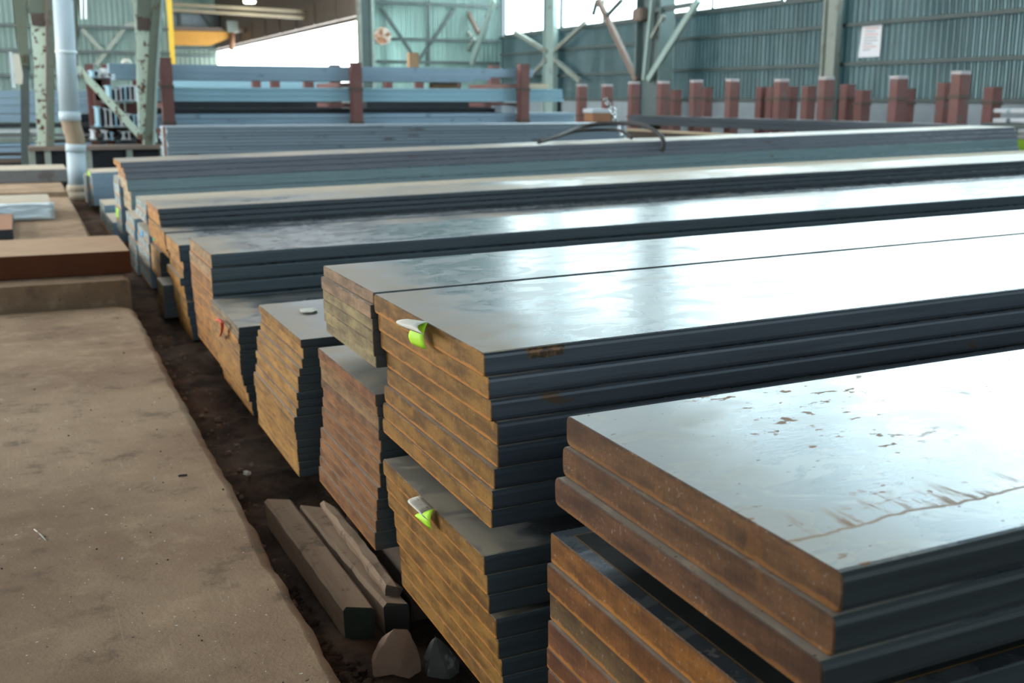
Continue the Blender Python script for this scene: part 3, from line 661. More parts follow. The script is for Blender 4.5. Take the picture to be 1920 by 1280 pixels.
cb = at_z(247, 512, z2); ct = at_y(247, 470, cb.y)
dusty_beam('rusty_beam', cb, ct, at_z(222, 441, ct.z).y - cb.y, -3.0, 'thick red-brown steel beam with dusty tan top lying on a slab', 'rust_beam', 'tan_dust')
cb = at_z(128, 341, 0.425); ct = at_y(128, 317, cb.y)
dusty_beam('grey_beam', cb, ct, at_z(122, 308, ct.z).y - cb.y, -4.0, 'dusty grey steel beam lying crossways left of the plastic pipe', 'grey_side', 'grey_dust')
cb = at_z(102, 412, 0.365); ct = at_y(100, 384, cb.y)
wb = thing('wrapped_block', 'pale block with crumpled silver wrap hanging over its front', 'block', (cb.x, cb.y, 0.367))
d_ = at_z(96, 363, ct.z).y - cb.y
obj('block', box_bm(-3.0, -0.01, 0.02, d_, 0, ct.z - 0.367, 0.01), M['grey_dust'], wb)
bm = bmesh.new(); g = []
for i in range(7):
    u = i / 6; g.append([Vector((-1.6 * (1 - j / 24) + 0.012, -0.02 - 0.03 * (1 - u) + 0.03 * mn.noise(Vector((j * 0.45, u * 2.2, 0))), 0.01 + (ct.z - 0.36) * u)) for j in range(25)])
g.append([Vector((p.x, 0.10, p.z + 0.004)) for p in g[-1]])
sheet(bm, g, 0.003); o = obj('silver_wrap', bm, M['foil'], wb); o['label'] = 'crumpled silver wrap'
cb = at_z(26, 449, 0.365); ct = at_y(26, 430, cb.y)
bm = bmesh.new(); vs, fs = box(bm, -1.6, 0, 0, min(at_z(25, 395, ct.z).y, wb.location.y - 0.13) - cb.y, 0, ct.z - 0.365); fs[1].material_index = 1; bevel(bm, 0.006, 1)
o = obj('rusty_block', bm, [M['dark_bar'], M['rust_top']]); o.location = (cb.x, cb.y, 0.367); tag(o, 'short rust-topped block with dark front at the left frame edge', 'block')

def timber(name, corners, z0, z1, label, mats, rough=0.004, seed=1):
    """corners: near-left, near-right, far-right, far-left on the top face"""
    rnd = random.Random(seed); bm = bmesh.new(); n = 12; rings = []
    nl, nr, fr, fl = [Vector(c) for c in corners]
    for i in range(n + 1):
        u = i / n; a = nl.lerp(fl, u); b = nr.lerp(fr, u); w = lambda k: rnd.uniform(-k, k)
        rings.append([bm.verts.new((a.x + 0.004 + w(rough), a.y, z0)), bm.verts.new((a.x - 0.002 + w(rough), a.y, z1 - 0.012)), bm.verts.new((a.x + 0.010 + w(rough), a.y, z1 + w(rough * .6))),
                      bm.verts.new((b.x - 0.010 + w(rough), b.y, z1 + w(rough * .6))), bm.verts.new((b.x + 0.002 + w(rough), b.y, z1 - 0.012)), bm.verts.new((b.x - 0.004 + w(rough), b.y, z0))])
    for A, B in zip(rings, rings[1:]):
        for k in range(6): bm.faces.new((A[k], A[(k + 1) % 6], B[(k + 1) % 6], B[k]))
    f = bm.faces.new(rings[0]); f.material_index = 1; f = bm.faces.new(rings[-1]); f.material_index = 1
    bmesh.ops.recalc_face_normals(bm, faces=bm.faces)
    return tag(obj(name, bm, mats), label, 'timber')
timber('square_timber', [(0.838, 3.222, 0), (0.932, 3.185, 0), (0.908, 4.265, 0), (0.806, 4.31, 0)], -0.03, 0.085, 'dirty square timber with a mossy dark end on the soil', [M['wood'], M['moss']], seed=3, rough=0.0022)
timber('split_timber', [(0.966, 3.20, 0), (1.046, 3.165, 0), (1.006, 4.13, 0), (0.922, 4.2, 0)], -0.03, 0.082, 'dirty timber with a black end beside the mossy one', [M['wood'], M['grain_dark']], rough=0.004, seed=5)
timber('narrow_plank', [(0.985, 3.245, 0), (1.035, 3.22, 0), (1.035, 4.02, 0), (0.985, 4.10, 0)], 0.088, 0.125, 'narrow split plank lying on top of the black-ended timber', [M['wood'], M['wood_dark']], rough=0.005, seed=8)
def rock(name, poly, X0_, c, dims, mat, label, seed):
    rnd = random.Random(seed); bm = bmesh.new(); bmesh.ops.create_icosphere(bm, subdivisions=3, radius=1)
    for v in bm.verts:
        n_ = mn.noise(v.co * 1.4 + Vector((seed, 0, 0))) * 0.38 + mn.noise(v.co * 4 + Vector((0, seed, 0))) * 0.10
        q = v.co * (1 + n_); q = Vector((round(q.x * 2.2) / 2.2 * 0.35 + q.x * 0.65, round(q.y * 2.2) / 2.2 * 0.35 + q.y * 0.65, round(q.z * 1.8) / 1.8 * 0.4 + q.z * 0.6))
        v.co = Vector((q.x * dims[0], q.y * dims[1], q.z * dims[2]))
    o = obj(name, bm, M[mat]); o.location = c; return tag(o, label, 'rubble')
def faceted(name, px, Y, dep, mat, label, lean, seed):
    rnd = random.Random(seed); bm = bmesh.new(); c = at_y(px[0][0], px[0][1], Y)
    F_ = [at_y(x, y, Y) for x, y in px]; mid = sum(F_, Vector()) / len(F_)
    for p in F_: bm.verts.new(p + Vector((0, rnd.uniform(-0.012, 0.012), 0)))
    for p in F_:
        q = mid + (p - mid) * rnd.uniform(0.72, 0.9) + Vector((lean[0], dep, lean[1])); bm.verts.new(q + Vector((rnd.uniform(-.01, .01), rnd.uniform(-.02, .02), rnd.uniform(-.01, .01))))
    bm.verts.new(mid + Vector((0, -0.03, 0.01)))
    bmesh.ops.convex_hull(bm, input=list(bm.verts))
    bmesh.ops.subdivide_edges(bm, edges=list(bm.edges), cuts=3, use_grid_fill=True)
    for v in bm.verts: v.co += Vector((mn.noise(v.co * 25), mn.noise(v.co * 25 + Vector((9, 0, 0))), mn.noise(v.co * 25 + Vector((0, 9, 0))))) * 0.006
    bmesh.ops.recalc_face_normals(bm, faces=bm.faces)
    return tag(obj(name, bm, M[mat]), label, 'rubble')
faceted('broken_concrete_lump', [(740, 1176), (765, 1180), (784, 1215), (789, 1250), (786, 1330), (706, 1330), (697, 1245), (714, 1214)], 2.92, 0.07, 'rock', 'brown broken concrete lump in front of the timbers', (0.0, -0.02), 11)
faceted('broken_stone', [(818, 1196), (842, 1215), (864, 1240), (858, 1320), (797, 1320), (803, 1242)], 2.88, 0.09, 'rock_grey', 'dark grey broken stone below the lower lime tag pile', (0.01, -0.03), 23)
def twig(name, a, b, r, mat, label):
    p0 = at_z(a[0], a[1], 0.2035); p1 = at_z(b[0], b[1], 0.2035); bm = bmesh.new(); mid = p0.lerp(p1, 0.5) + Vector((0.002, 0, 0.001))
    tube(bm, [p0, mid, p1], r, 6); tag(obj(name, bm, M[mat]), label, 'stick')
twig('black_stick', (334, 891.5), (351, 890), 0.004, 'dark_bar', 'short black stick lying on the wide dusty slab')
twig('pale_twig', (64, 992), (86, 1013), 0.0022, 'card_white', 'pale thin twig lying on the slab at lower left')
# grit and crumbs nobody could count
bm = bmesh.new(); rnd = random.Random(9)
for k in range(900):
    x = rnd.uniform(0.72, 1.12); y = 1.6 + 7.5 * rnd.random() ** 1.6; s = rnd.choice((0.003, 0.004, 0.005, 0.007, 0.010, 0.016)) * rnd.uniform(0.6, 1.2)
    if (y < 4.45 and x > 0.78 and y > 3.0) or (x > 0.80 and y < 3.15) or x > 0.93: continue
    z = -0.035 + min(0.035, 0.05 * mn.noise(Vector((x * 3, y * 3, 0))) + 0.03 * mn.noise(Vector((x * 11, y * 11, 3))) + 0.012 * mn.noise(Vector((x * 30, y * 30, 5))))
    r_ = bmesh.ops.create_icosphere(bm, subdivisions=1, radius=s, matrix=Matrix.Translation((x, y, z + s * 0.3)))
    mi = 0 if rnd.random() < 0.93 or s > 0.008 else 1
    for v in r_['verts']:
        v.co += Vector((rnd.uniform(-s, s), rnd.uniform(-s, s), rnd.uniform(-s, s))) * 0.4
        for f in v.link_faces: f.material_index = mi
for k in range(420):
    x = rnd.uniform(0.70, 0.83); y = rnd.uniform(2.2, 3.7); s = rnd.choice((0.005, 0.007, 0.010, 0.014)) * rnd.uniform(0.7, 1.2)
    if x > 0.79 and y > 3.05: continue
    z = -0.035 + min(0.035, 0.05 * mn.noise(Vector((x * 3, y * 3, 0))) + 0.03 * mn.noise(Vector((x * 11, y * 11, 3))) + 0.012 * mn.noise(Vector((x * 30, y * 30, 5))))
    r_ = bmesh.ops.create_icosphere(bm, subdivisions=1, radius=s, matrix=Matrix.Translation((x, y, z + s * 0.25)))
    for v in r_['verts']: v.co += Vector((rnd.uniform(-s, s), rnd.uniform(-s, s), rnd.uniform(-s, s))) * 0.45
    for v in r_['verts']:
        for f in v.link_faces: f.material_index = 2
g_ = obj('soil_crumbs', bm, [M['rock'], M['card_white'], M['dirt']]); g_['kind'] = 'stuff'; tag(g_, 'loose crumbs and grit strewn over the soil strip', 'grit')
bm = bmesh.new()
for k in range(260):
    x = rnd.uniform(-0.9, 0.63); y = 1.2 + 6.9 * rnd.random() ** 1.5; s = rnd.choice((0.0018, 0.002, 0.003, 0.004)) * rnd.uniform(0.6, 1.3)
    r_ = bmesh.ops.create_icosphere(bm, subdivisions=1, radius=s, matrix=Matrix.Translation((x, y, 0.2 + s * 0.4)))
    mi = rnd.choice((0, 0, 0, 1))
    for v in r_['verts']:
        for f in v.link_faces: f.material_index = mi
g_ = obj('slab_crumbs', bm, [M['grain_dark'], M['card_white']]); g_['kind'] = 'stuff'; tag(g_, 'tiny crumbs and chips strewn on the wide dusty slab', 'grit')

# ------------------------------------------------------------------ building shell
def corrugated(name, p0, p1, z0, z1, pitch, amp, nrm, mat, label):
    p0 = Vector(p0); p1 = Vector(p1); Ln = (p1 - p0).length; n = max(2, int(Ln / pitch) * 4); bm = bmesh.new(); prev = None
    nrm = Vector(nrm)
    for i in range(n + 1):
        q = p0.lerp(p1, i / n) + nrm * (amp if (i % 4) in (1, 2) else 0)
        cur = (bm.verts.new((q.x, q.y, z0)), bm.verts.new((q.x, q.y, z1)))
        if prev: bm.faces.new((prev[0], cur[0], cur[1], prev[1]))
        prev = cur
    bmesh.ops.solidify(bm, geom=list(bm.faces), thickness=0.02)
    return struct(obj(name, bm, M[mat]), label)
XW, YB, ZR = 20.0, 46.0, 13.0
SILL = 4.36
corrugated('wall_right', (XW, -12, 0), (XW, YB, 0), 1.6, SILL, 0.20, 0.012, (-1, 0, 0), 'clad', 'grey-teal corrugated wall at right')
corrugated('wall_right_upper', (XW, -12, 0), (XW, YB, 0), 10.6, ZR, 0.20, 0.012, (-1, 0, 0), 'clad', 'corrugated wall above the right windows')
struct(obj('trim_1', box_bm(XW - 0.12, XW + 0.2, -12, YB, -0.04, 1.6), M['concrete']), 'grey concrete plinth of the right wall')
for i, z in enumerate((1.66, 2.58, 3.56, 4.30)):
    struct(obj('trim_%d' % (2 + i), box_bm(XW - 0.17, XW - 0.04, -12, YB - 0.05, z - 0.05, z + 0.05), M['girt']), 'dark horizontal girt on the right wall')
# windows along the right wall, one glazed panel per column bay
WY0 = [5.0, 12.0, 19.1, 26.2, 33.3, 40.2]; WY1 = [11.8, 18.9, 26.0, 33.1, 40.0, 45.6]
for i, (a, b) in enumerate(zip(WY0, WY1)):
    wroot = struct(obj('window_%d' % (i + 1), box_bm(XW - 0.02, XW + 0.04, a, b, SILL + 0.02, 10.58), M['win_right']), 'bright milky window band of the right wall')
    bmf = bmesh.new()
    for yy in (a, (a + b) / 2, b): box(bmf, XW - 0.07, XW - 0.025, yy - 0.05, yy + 0.05, SILL, 10.6)
    for zz in (SILL + 0.03, 5.9, 7.5, 9.1, 10.55): box(bmf, XW - 0.06, XW - 0.022, a, b, zz - 0.035, zz + 0.035)
    obj('window_frame', bmf, M['girt'], wroot)
# back wall: left and right parts, wide opening between
xa = at_y(318, 60, YB).x; xb = at_y(699, 60, YB).x
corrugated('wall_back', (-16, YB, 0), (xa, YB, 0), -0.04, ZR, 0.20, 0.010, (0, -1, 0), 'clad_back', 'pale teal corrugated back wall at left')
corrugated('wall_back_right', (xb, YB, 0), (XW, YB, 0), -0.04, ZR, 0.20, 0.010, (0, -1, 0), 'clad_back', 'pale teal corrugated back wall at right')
for i, yy in enumerate((52, 98, 143)):
    z = at_y(200, yy, YB).z
    struct(obj('trim_%d' % (6 + i), box_bm(-16, xa, YB - 0.2, YB - 0.05, z - 0.06, z + 0.06), M['girt']), 'horizontal girt on the left back wall')
for i, yy in enumerate((8, 75, 117)):
    z = at_y(800, yy, YB).z
    struct(obj('trim_%d' % (9 + i), box_bm(xb, XW - 0.2, YB - 0.2, YB - 0.05, z - 0.06, z + 0.06), M['girt']), 'horizontal girt on the right back wall')
corrugated('wall_left', (-16, -12, 0), (-16, YB, 0), -0.04, 2.5, 0.6, 0.035, (1, 0, 0), 'clad_back', 'corrugated left wall out of frame')
corrugated('wall_left_upper', (-16, -12, 0), (-16, YB, 0), 9.0, ZR, 0.6, 0.035, (1, 0, 0), 'clad_back', 'corrugated left wall above its windows')
for i in range(4):
    a = 9.2 + i * 9.1
    struct(obj('window_%d' % (7 + i), box_bm(-16.04, -15.98, a, a + 8.9, 2.52, 8.98), M['win_left']), 'daylit window band of the left wall')
corrugated('wall_front', (-16, -12, 0), (XW, -12, 0), -0.04, ZR, 0.6, 0.035, (0, 1, 0), 'clad', 'corrugated wall behind the camera')
for i in range(2):
    struct(obj('window_%d' % (21 + i), box_bm(-9 + i * 14, 3 + i * 14, -11.98, -11.92, 2.6, 8.6), M['front_fill']), 'added cool fill light panel on the wall behind the camera')  # unseen glowing panels, added to brighten faces turned to the camera
struct(obj('ceiling', box_bm(-16, XW, -12, YB, ZR, ZR + 0.15), M['roof']), 'dark sheet roof of the hall')
for i, (xx, yy) in enumerate(((-9, 12), (-9, 26), (-1, 14), (-1, 28), (7, 20), (7, 33), (-9, 38))):
    struct(obj('window_%d' % (13 + i), box_bm(xx, xx + 3.0, yy, yy + 7, ZR - 0.08, ZR - 0.02), M['roof_fill']), 'added milky fill light panel under the roof')  # unseen glowing panels, added to carry light into the hall

# far hall seen through the opening
def far_box(name, x0, x1, y0, y1, z0, z1, mat): return obj(name, box_bm(x0, x1, y0, y1, z0, z1), M[mat])
YF = 88.0
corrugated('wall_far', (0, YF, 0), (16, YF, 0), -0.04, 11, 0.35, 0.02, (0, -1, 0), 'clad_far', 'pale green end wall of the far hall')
for i, yy in enumerate((92, 105)):
    z = at_y(380, yy, YF).z
    struct(obj('trim_%d' % (12 + i), box_bm(2, 14.4, YF - 0.3, YF - 0.07, z - 0.07, z + 0.07), M['girt']), 'girt on the far end wall')
struct(obj('ceiling_far', box_bm(0, 15.5, YB + 0.3, YF, 9.6, 9.8), M['far_roof']), 'brown roof of the far hall')
XBAY = 14.5
zt = at_x(670, 30, XBAY).z
struct(obj('wall_far_right', box_bm(XBAY + 0.02, XBAY + 0.2, YB + 0.3, YF, -0.04, 2.2), M['clad_far']), 'low side wall of the far hall')
struct(obj('wall_far_right_upper', box_bm(XBAY + 0.02, XBAY + 0.2, YB + 0.3, YF, zt - 0.2, 9.6), M['runway']), 'dark upper side wall of the far hall')
struct(obj('window_20', box_bm(XBAY + 0.04, XBAY + 0.1, YB + 0.3, YF, 2.2, zt - 0.2), M['win_bay']), 'glaring daylit window band of the far hall')
bm = bmesh.new(); box(bm, XBAY - 0.35, XBAY - 0.05, YB + 1, YF - 1, zt - 0.05, zt + 1.0)
for k in range(10): box(bm, XBAY - 0.42, XBAY - 0.04, YB + 2 + k * 4, YB + 2.2 + k * 4, zt - 0.05, zt + 1.0)
tag(obj('crane_runway_girder', bm, M['runway']), 'brown crane runway girder above the glaring far window band', 'girder')
# yellow edge post, dark jamb columns
bm = bmesh.new(); box(bm, xa - 0.06, xa + 0.12, YB - 0.25, YB - 0.05, -0.03, ZR); tag(obj('yellow_post', bm, M['yellow']), 'tall yellow post edging the opening to the far hall', 'post')
xj0 = at_y(674, 60, YB - 0.4).x; xj1 = at_y(698, 60, YB - 0.4).x
cth = thing('jamb_column', 'dark column standing right of the bright far opening', 'column', ((xj0 + xj1) / 2, YB - 0.4, -0.03))
hw = (xj1 - xj0) / 2
obj('web', box_bm(-hw + 0.05, hw - 0.05, 0.0, 0.06, 0, ZR), M['dk_teal'], cth)
for k in (-1, 1): obj('flange', box_bm(k * hw - 0.05, k * hw + 0.05, -0.18, 0.24, 0, ZR), M['olive' if k < 0 else 'teal_paint'], cth)
# crane, purlins, lamp
Yc = 74.0; c0 = at_y(322, 86, Yc); c1 = at_y(437, 60, Yc)
bm = bmesh.new(); zt_ = c1.z; zb_ = c0.z; xl_ = c0.x - 4; xm = at_y(395, 83, Yc).x; xr = at_y(440, 66, Yc).x
prism(bm, [(xl_, Yc, zt_), (xr, Yc, zt_), (xr, Yc, zt_ - 0.25), (xm, Yc, zb_ + 0.08), (xl_, Yc, zb_)], (0, 0.6, 0))
crn = thing('bridge_crane', 'orange bridge crane girder in the far hall', 'crane', (0, 0, 0)); obj('girder', bm, M['crane'], crn)
bm = bmesh.new(); box(bm, xl_, XBAY - 0.40, Yc + 0.1, Yc + 0.5, zt_ + 0.02, zt_ + 0.25); obj('rail', bm, M['runway'], crn)
h0 = at_y(434, 52, Yc); h1 = at_y(434, 95, Yc)
bm = bmesh.new(); box(bm, h0.x - 0.35, h0.x + 0.35, Yc - 0.5, Yc + 0.1, h0.z - 0.3, h0.z + 0.4); tro = obj('trolley', bm, M['olive'], crn)
bm = bmesh.new(); cyl(bm, (h0.x, Yc - 0.2, h0.z - 0.3), (h1.x, Yc - 0.2, h1.z), 0.16); obj('hook_block', bm, M['rust_top'], tro)
for i, (a, b) in enumerate((((322, 8), (605, 24)), ((322, 18), (580, 34)))):
    p0 = at_y(a[0] - 60, a[1] - 3.3, 58); p1 = at_y(b[0], b[1], 58)
    tag(obj('roof_purlin', bar_bm(p0, p1, 0.16, 0.16), M['cream']), '%s cream roof purlin crossing the far hall' % ('upper' if i == 0 else 'lower'), 'purlin', 'cream purlins in the far hall')
lp = at_y(468, 4, 57)
lm = thing('high_bay_lamp', 'lit round lamp hanging under the far hall roof', 'lamp', (lp.x, 57, lp.z))
bm = bmesh.new(); cyl(bm, (0, 0, 0.05), (0, 0, 0.28), 0.32, 0.16, 24); obj('lamp_shade', bm, M['cream'], lm)
bm = bmesh.new(); cyl(bm, (0, 0, -0.05), (0, 0, 0.04), 0.26, 0.30, 24); obj('lamp_glass', bm, M['lamp_glow'], lm)
bm = bmesh.new(); cyl(bm, (0, 0, 0.28), (0, 0, 9.6 - lp.z), 0.02, None, 8); obj('hanger', bm, M['runway'], lm)
# dark truss lattice at the end of the far hall
zA = at_y(380, 24, 84).z; zB = at_y(380, 56, 84).z
tr = thing('roof_truss', 'dark lattice truss across the end of the far hall', 'truss', (0, 84, 0))
bm = bmesh.new(); box(bm, 2, 14.3, 0, 0.2, zA - 0.12, zA + 0.12); obj('top_chord', bm, M['girt'], tr)
bm = bmesh.new(); box(bm, 2, 14.3, 0, 0.2, zB - 0.12, zB + 0.12); obj('bottom_chord', bm, M['girt'], tr)
for k in range(9):
    x = 3 + k * 1.4; obj('lattice_member', bar_bm((x, 0.1, zA), (x + (0.9 if k % 2 else 0), 0.1, zB), 0.14, 0.14), M['girt'], tr)
bm = bmesh.new(); box(bm, 2, 14.3, 0.3, 0.36, zB, zA); obj('backing_sheet', bm, M['concrete'], tr)

# ------------------------------------------------------------------ right wall columns, braces, sign, back wall fittings
def column(name, label, px_l, px_r, X, z1, matn, depth=0.2, z0=1.0, base_py=150):
    a = at_x(px_l, base_py, X); b = at_x(px_r, base_py, X)
    t = thing(name, label, 'column', (X, (a.y + b.y) / 2, -0.03)); hw = abs(a.y - b.y) / 2
    for k in (-1, 1): obj('flange', box_bm(-depth / 2, depth / 2, k * hw - 0.04, k * hw + 0.04, 0, z1), M[matn], t)
    obj('web', box_bm(-0.02, 0.02, -hw + 0.04, hw - 0.04, 0, z1), M[matn], t)
    return t
def brace(t, a, b, X, wd, mat, X2=None, name='brace'):
    p0 = at_x(a[0], a[1], X) - t.location; p1 = at_x(b[0], b[1], X2 or X) - t.location
    obj(name, bar_bm(p0, p1, wd, 0.12, Vector((1, 0, 0))), M[mat], t)
t = column('wall_column', 'pale lit wall column with crossed braces left of the big green truss', 1022, 1040, 19.55, ZR - 0.1, 'teal_paint')
for a, b in (((965, 60), (1026, 97)), ((1040, 95), (1098, 42)), ((1038, 110), (1088, 152)), ((985, 155), (1024, 112))): brace(t, a, b, 19.5, 0.16, 'olive')
t = column('wall_column', 'olive wall column left of the white wall notice', 1540, 1562, 19.6, ZR - 0.1, 'olive', base_py=200)
tc = column('truss_column', 'dark green main truss column with splayed struts', 1203, 1247, 18.2, ZR - 0.1, 'dk_teal', 0.5)
for (a, b, wd, mt_) in (((1122, 0), (1194, 152), 0.20, 'brown_strut'), ((1310, 0), (1216, 150), 0.20, 'teal_paint'), ((1224, 0), (1208, 150), 0.13, 'teal_paint'), ((1245, 30), (1222, 72), 0.10, 'olive'), ((1166, 0), (1138, 30), 0.10, 'dk_teal'), ((1120, 0), (1112, 28), 0.1, 'dk_teal')):
    brace(tc, a, b, 18.0, wd, mt_, name='strut')
brace(tc, (1214, 22), (1300, 8), 18.1, 0.14, 'girt', name='tie')
p = at_x(1200, 28, 17.9); bm = bmesh.new(); box(bm, -0.15, 0.15, -0.28, 0.28, -0.18, 0.2); bevel(bm, 0.05, 2)
o = obj('floodlight', bm, M['brown_strut']); o.location = p - tc.location; o.parent = tc
# leaning strut pair near the back corner
t = column('corner_column', 'pale column in the far back corner with leaning struts', 857, 871, 18.6, ZR - 0.1, 'teal_paint', base_py=90)
for a, b, wd, mt_ in (((927, 0), (884, 122), 0.30, 'teal_paint'), ((868, 5), (897, 62), 0.2, 'brown_strut'), ((868, 40), (884, 70), 0.15, 'olive'), ((866, 118), (890, 72), 0.15, 'olive')):
    brace(t, a, b, 18.4, wd, mt_, name='strut')
# back wall cross braces
t = thing('cross_brace', 'thin crossed braces on the right back wall', 'brace', at_y(800, 60, YB - 0.12))
for a, b in (((714, 14), (772, 100)), ((852, 16), (782, 118)), ((803, 0), (803, 124))):
    p0 = at_y(*a, YB - 0.12) - t.location; p1 = at_y(*b, YB - 0.12) - t.location
    obj('brace', bar_bm(p0, p1, 0.12, 0.12, Vector((0, 1, 0))), M['girt'], t)
t = thing('cross_brace', 'pale crossed braces on the left back wall between green columns', 'brace', at_y(200, 90, YB - 0.12))
for a, b in (((154, 55), (196, 100)), ((180, 122), (240, 44)), ((240, 44), (252, 48))):
    p0 = at_y(*a, YB - 0.12) - t.location; p1 = at_y(*b, YB - 0.12) - t.location
    obj('brace', bar_bm(p0, p1, 0.16, 0.12, Vector((0, 1, 0))), M['olive'], t)
p = at_y(716, 68, YB - 0.5); fn = thing('wall_fan', 'round rusty white fan on the back wall by the bright opening', 'fan', p)
bm = bmesh.new(); cyl(bm, (0, 0.1, 0), (0, -0.15, 0), 0.36, 0.36, 24); obj('fan_drum', bm, M['fan'], fn)
for k in range(4):
    a = k * math.pi / 2 + 0.4; bm = bmesh.new(); prism(bm, [(0.04 * math.cos(a), -0.17, 0.04 * math.sin(a)), (0.3 * math.cos(a - .3), -0.17, 0.3 * math.sin(a - .3)), (0.3 * math.cos(a + .3), -0.20, 0.3 * math.sin(a + .3))], (0, -0.02, 0)); obj('fan_blade', bm, M['rust_top'], fn)
bm = bmesh.new(); box(bm, -0.03, 0.03, 0.08, 0.5, -0.03, 0.03); obj('fan_bracket', bm, M['girt'], fn)
# notice on the right wall
a = at_x(1617, 48, XW - 0.06); b = at_x(1654, 46, XW - 0.06); c = at_x(1649, 106, XW - 0.06); d = at_x(1609, 108, XW - 0.06)
sg = thing('wall_notice', 'white printed notice fixed on the teal right wall', 'sign', a)
bm = bmesh.new(); prism(bm, [Vector((0, 0, 0)), b - a, c - a, d - a], (0.02, 0, 0)); brd = obj('board', bm, M['paper'], sg)
for k in range(8):
    u = 0.10 + k * 0.095; l0 = (d - a) * u; r0 = (b - a) + (c - b) * u; v0 = l0.lerp(r0, 0.18); v1 = l0.lerp(r0, (0.86, 0.7, 0.86, 0.8, 0.84, 0.6, 0.8, 0.55)[k]); hh = Vector((0, 0, 0.018))
    bm = bmesh.new(); prism(bm, [v0 + hh, v1 + hh, v1 - hh, v0 - hh], (-0.004, 0, 0)); obj('text_line', bm, M['print_red' if k in (0, 2, 6) else 'print_grey'], brd)

# ------------------------------------------------------------------ red-brown stake posts
def stake_mesh(h, wd):
    bm = bmesh.new(); box(bm, -wd / 2, wd / 2, -wd / 2, wd / 2, 0, h - 0.06); bevel(bm, 0.015, 2); return bm
def clamp_mesh(wd):
    bm = bmesh.new(); box(bm, -wd / 2 - 0.012, wd / 2 + 0.012, -wd / 2 - 0.012, wd / 2 + 0.012, -0.03, 0.03); return bm
def cap_mesh(h, wd):
    bm = bmesh.new(); box(bm, -wd / 2 + 0.005, wd / 2 - 0.005, -wd / 2 + 0.005, wd / 2 - 0.005, h - 0.06, h); return bm
def stake(x, y, h, label, group, wd=0.21, clamps=(0.82, 0.42), cap='post_top', base=-0.03):
    t = thing('stake_post', label, 'post', (x, y, base), group)
    obj('shaft', stake_mesh(h, wd), M['red_post'], t)
    for c in clamps:
        o = obj('weld_band', clamp_mesh(wd), M['post_clamp'], t); o.location = (0, 0, h * c)
    o = obj('post_cap', cap_mesh(h, wd), M[cap], t)
    return t
XP1, XP2 = 15.6, 17.0
front = [(1091, 158), (1139, 158), (1189, 153), (1244, 152), (1306, 150), (1374, 148), (1466, 148), (1550, 144), (1686, 142), (1803, 133)]
words = ['leftmost', 'second from left', 'third from left', 'fourth from left', 'fifth from left', 'sixth from left', 'seventh from left', 'eighth from left', 'ninth from left', 'tenth from left', 'eleventh from left', 'rightmost']
for i, (px, py) in enumerate(front):
    p = at_x(px, py, XP1); stake(XP1, p.y, p.z + 0.03, 'pale-topped red-brown post, %s of the front row by the right wall' % (words[i] if i < 9 else 'rightmost'), 'front row of stake posts by the right wall', 0.25, (0.80, 0.57))
back = [(1268, 168), (1325, 164), (1430, 163), (1450, 163), (1484, 162), (1517, 161), (1590, 158), (1619, 169), (1701, 166), (1774, 155), (1863, 163)]
for i, (px, py) in enumerate(back):
    p = at_x(px, py, XP2); stake(XP2, p.y, p.z + 0.03, 'plain red-brown post, %s of the back row by the right wall' % (words[i] if i < 10 else 'rightmost'), 'back row of stake posts by the right wall', 0.25, (0.85,), 'red_post')
bm = bmesh.new(); bm.free()

# ------------------------------------------------------------------ rear rack with long blue bars
RY = 22.0
rack_posts = []
rack_front = [(309, 108), (666, 117), (981, 120)]
for i, (px, py) in enumerate(rack_front):
    p = at_y(px, py, RY - 0.15); rack_posts.append(stake(p.x, RY - 0.15, p.z + 0.03, 'red-brown rack post, %s in front of the long blue bars' % ('left one', 'middle one', 'right one')[i], 'front posts of the rear rack', 0.215, (0.785, 0.515), 'red_post'))
rb = [(627, 121, 24.6), (926, 123, 24.6), (577, 128, 27), (514, 130, 29.5), (479, 132, 31.5), (853, 128, 27), (785, 130, 29.5), (727, 132, 31.5)]
rl = ['just behind the middle rack post', 'just behind the right rack post', 'second behind the middle rack post', 'third behind the middle rack post', 'fourth behind the middle rack post', 'second behind the right rack post', 'third behind the right rack post', 'fourth behind the right rack post']
for (px, py, Y), l_ in zip(rb, rl):
    p = at_y(px, py, Y); stake(p.x, Y, p.z + 0.03, 'red-brown post standing %s' % l_, 'inner posts of the rear rack', 0.23, (0.75,), 'red_post')
def long_bar(x0, x1, y0, y1, z0, z1, mat, label, group, name='long_bar', cat='bar'):
    o = obj(name, box_bm(0, x1 - x0, 0, y1 - y0, 0, z1 - z0, 0.006), M[mat]); o.location = (x0, y0, z0); return tag(o, label, cat, group)
xl = at_y(262, 180, RY).x
def zy(py, Y=RY): return at_y(660, py, Y).z
x_top = at_y(1000, 130, RY).x; x_mid = at_y(1058, 180, RY).x; x_low = at_y(1078, 225, RY).x
tops = [(125, 141.6), (141.8, 147.8), (148.0, 152.4)]
for i, (a, b) in enumerate(tops):
    long_bar(at_y(205 if i == 0 else 215, 130, RY).x, x_top - (0, 1.0, 1.4)[i], RY, RY + 0.5 + 0.25 * i, zy(b), zy(a), 'blue_bar', 'long blue bar, the %s of the highest tier on the rear rack' % ('thickest', 'middle one', 'lowest')[i], 'highest tier of long blue bars')
for i, (a, b, Y_, xe_) in enumerate(((168, 188, RY + 1.5, 940), (213, 236, RY + 1.5, 1000))):
    long_bar(at_y(300, 150, Y_).x, at_y(xe_, 150, Y_).x, Y_, Y_ + 0.5, zy(b), zy(a), 'blue_bar', 'blue bar lying deeper in the rear rack, %s' % ('behind the middle tier', 'behind the low tier')[i], 'deeper blue bars in the rear rack')
YD = 33.0
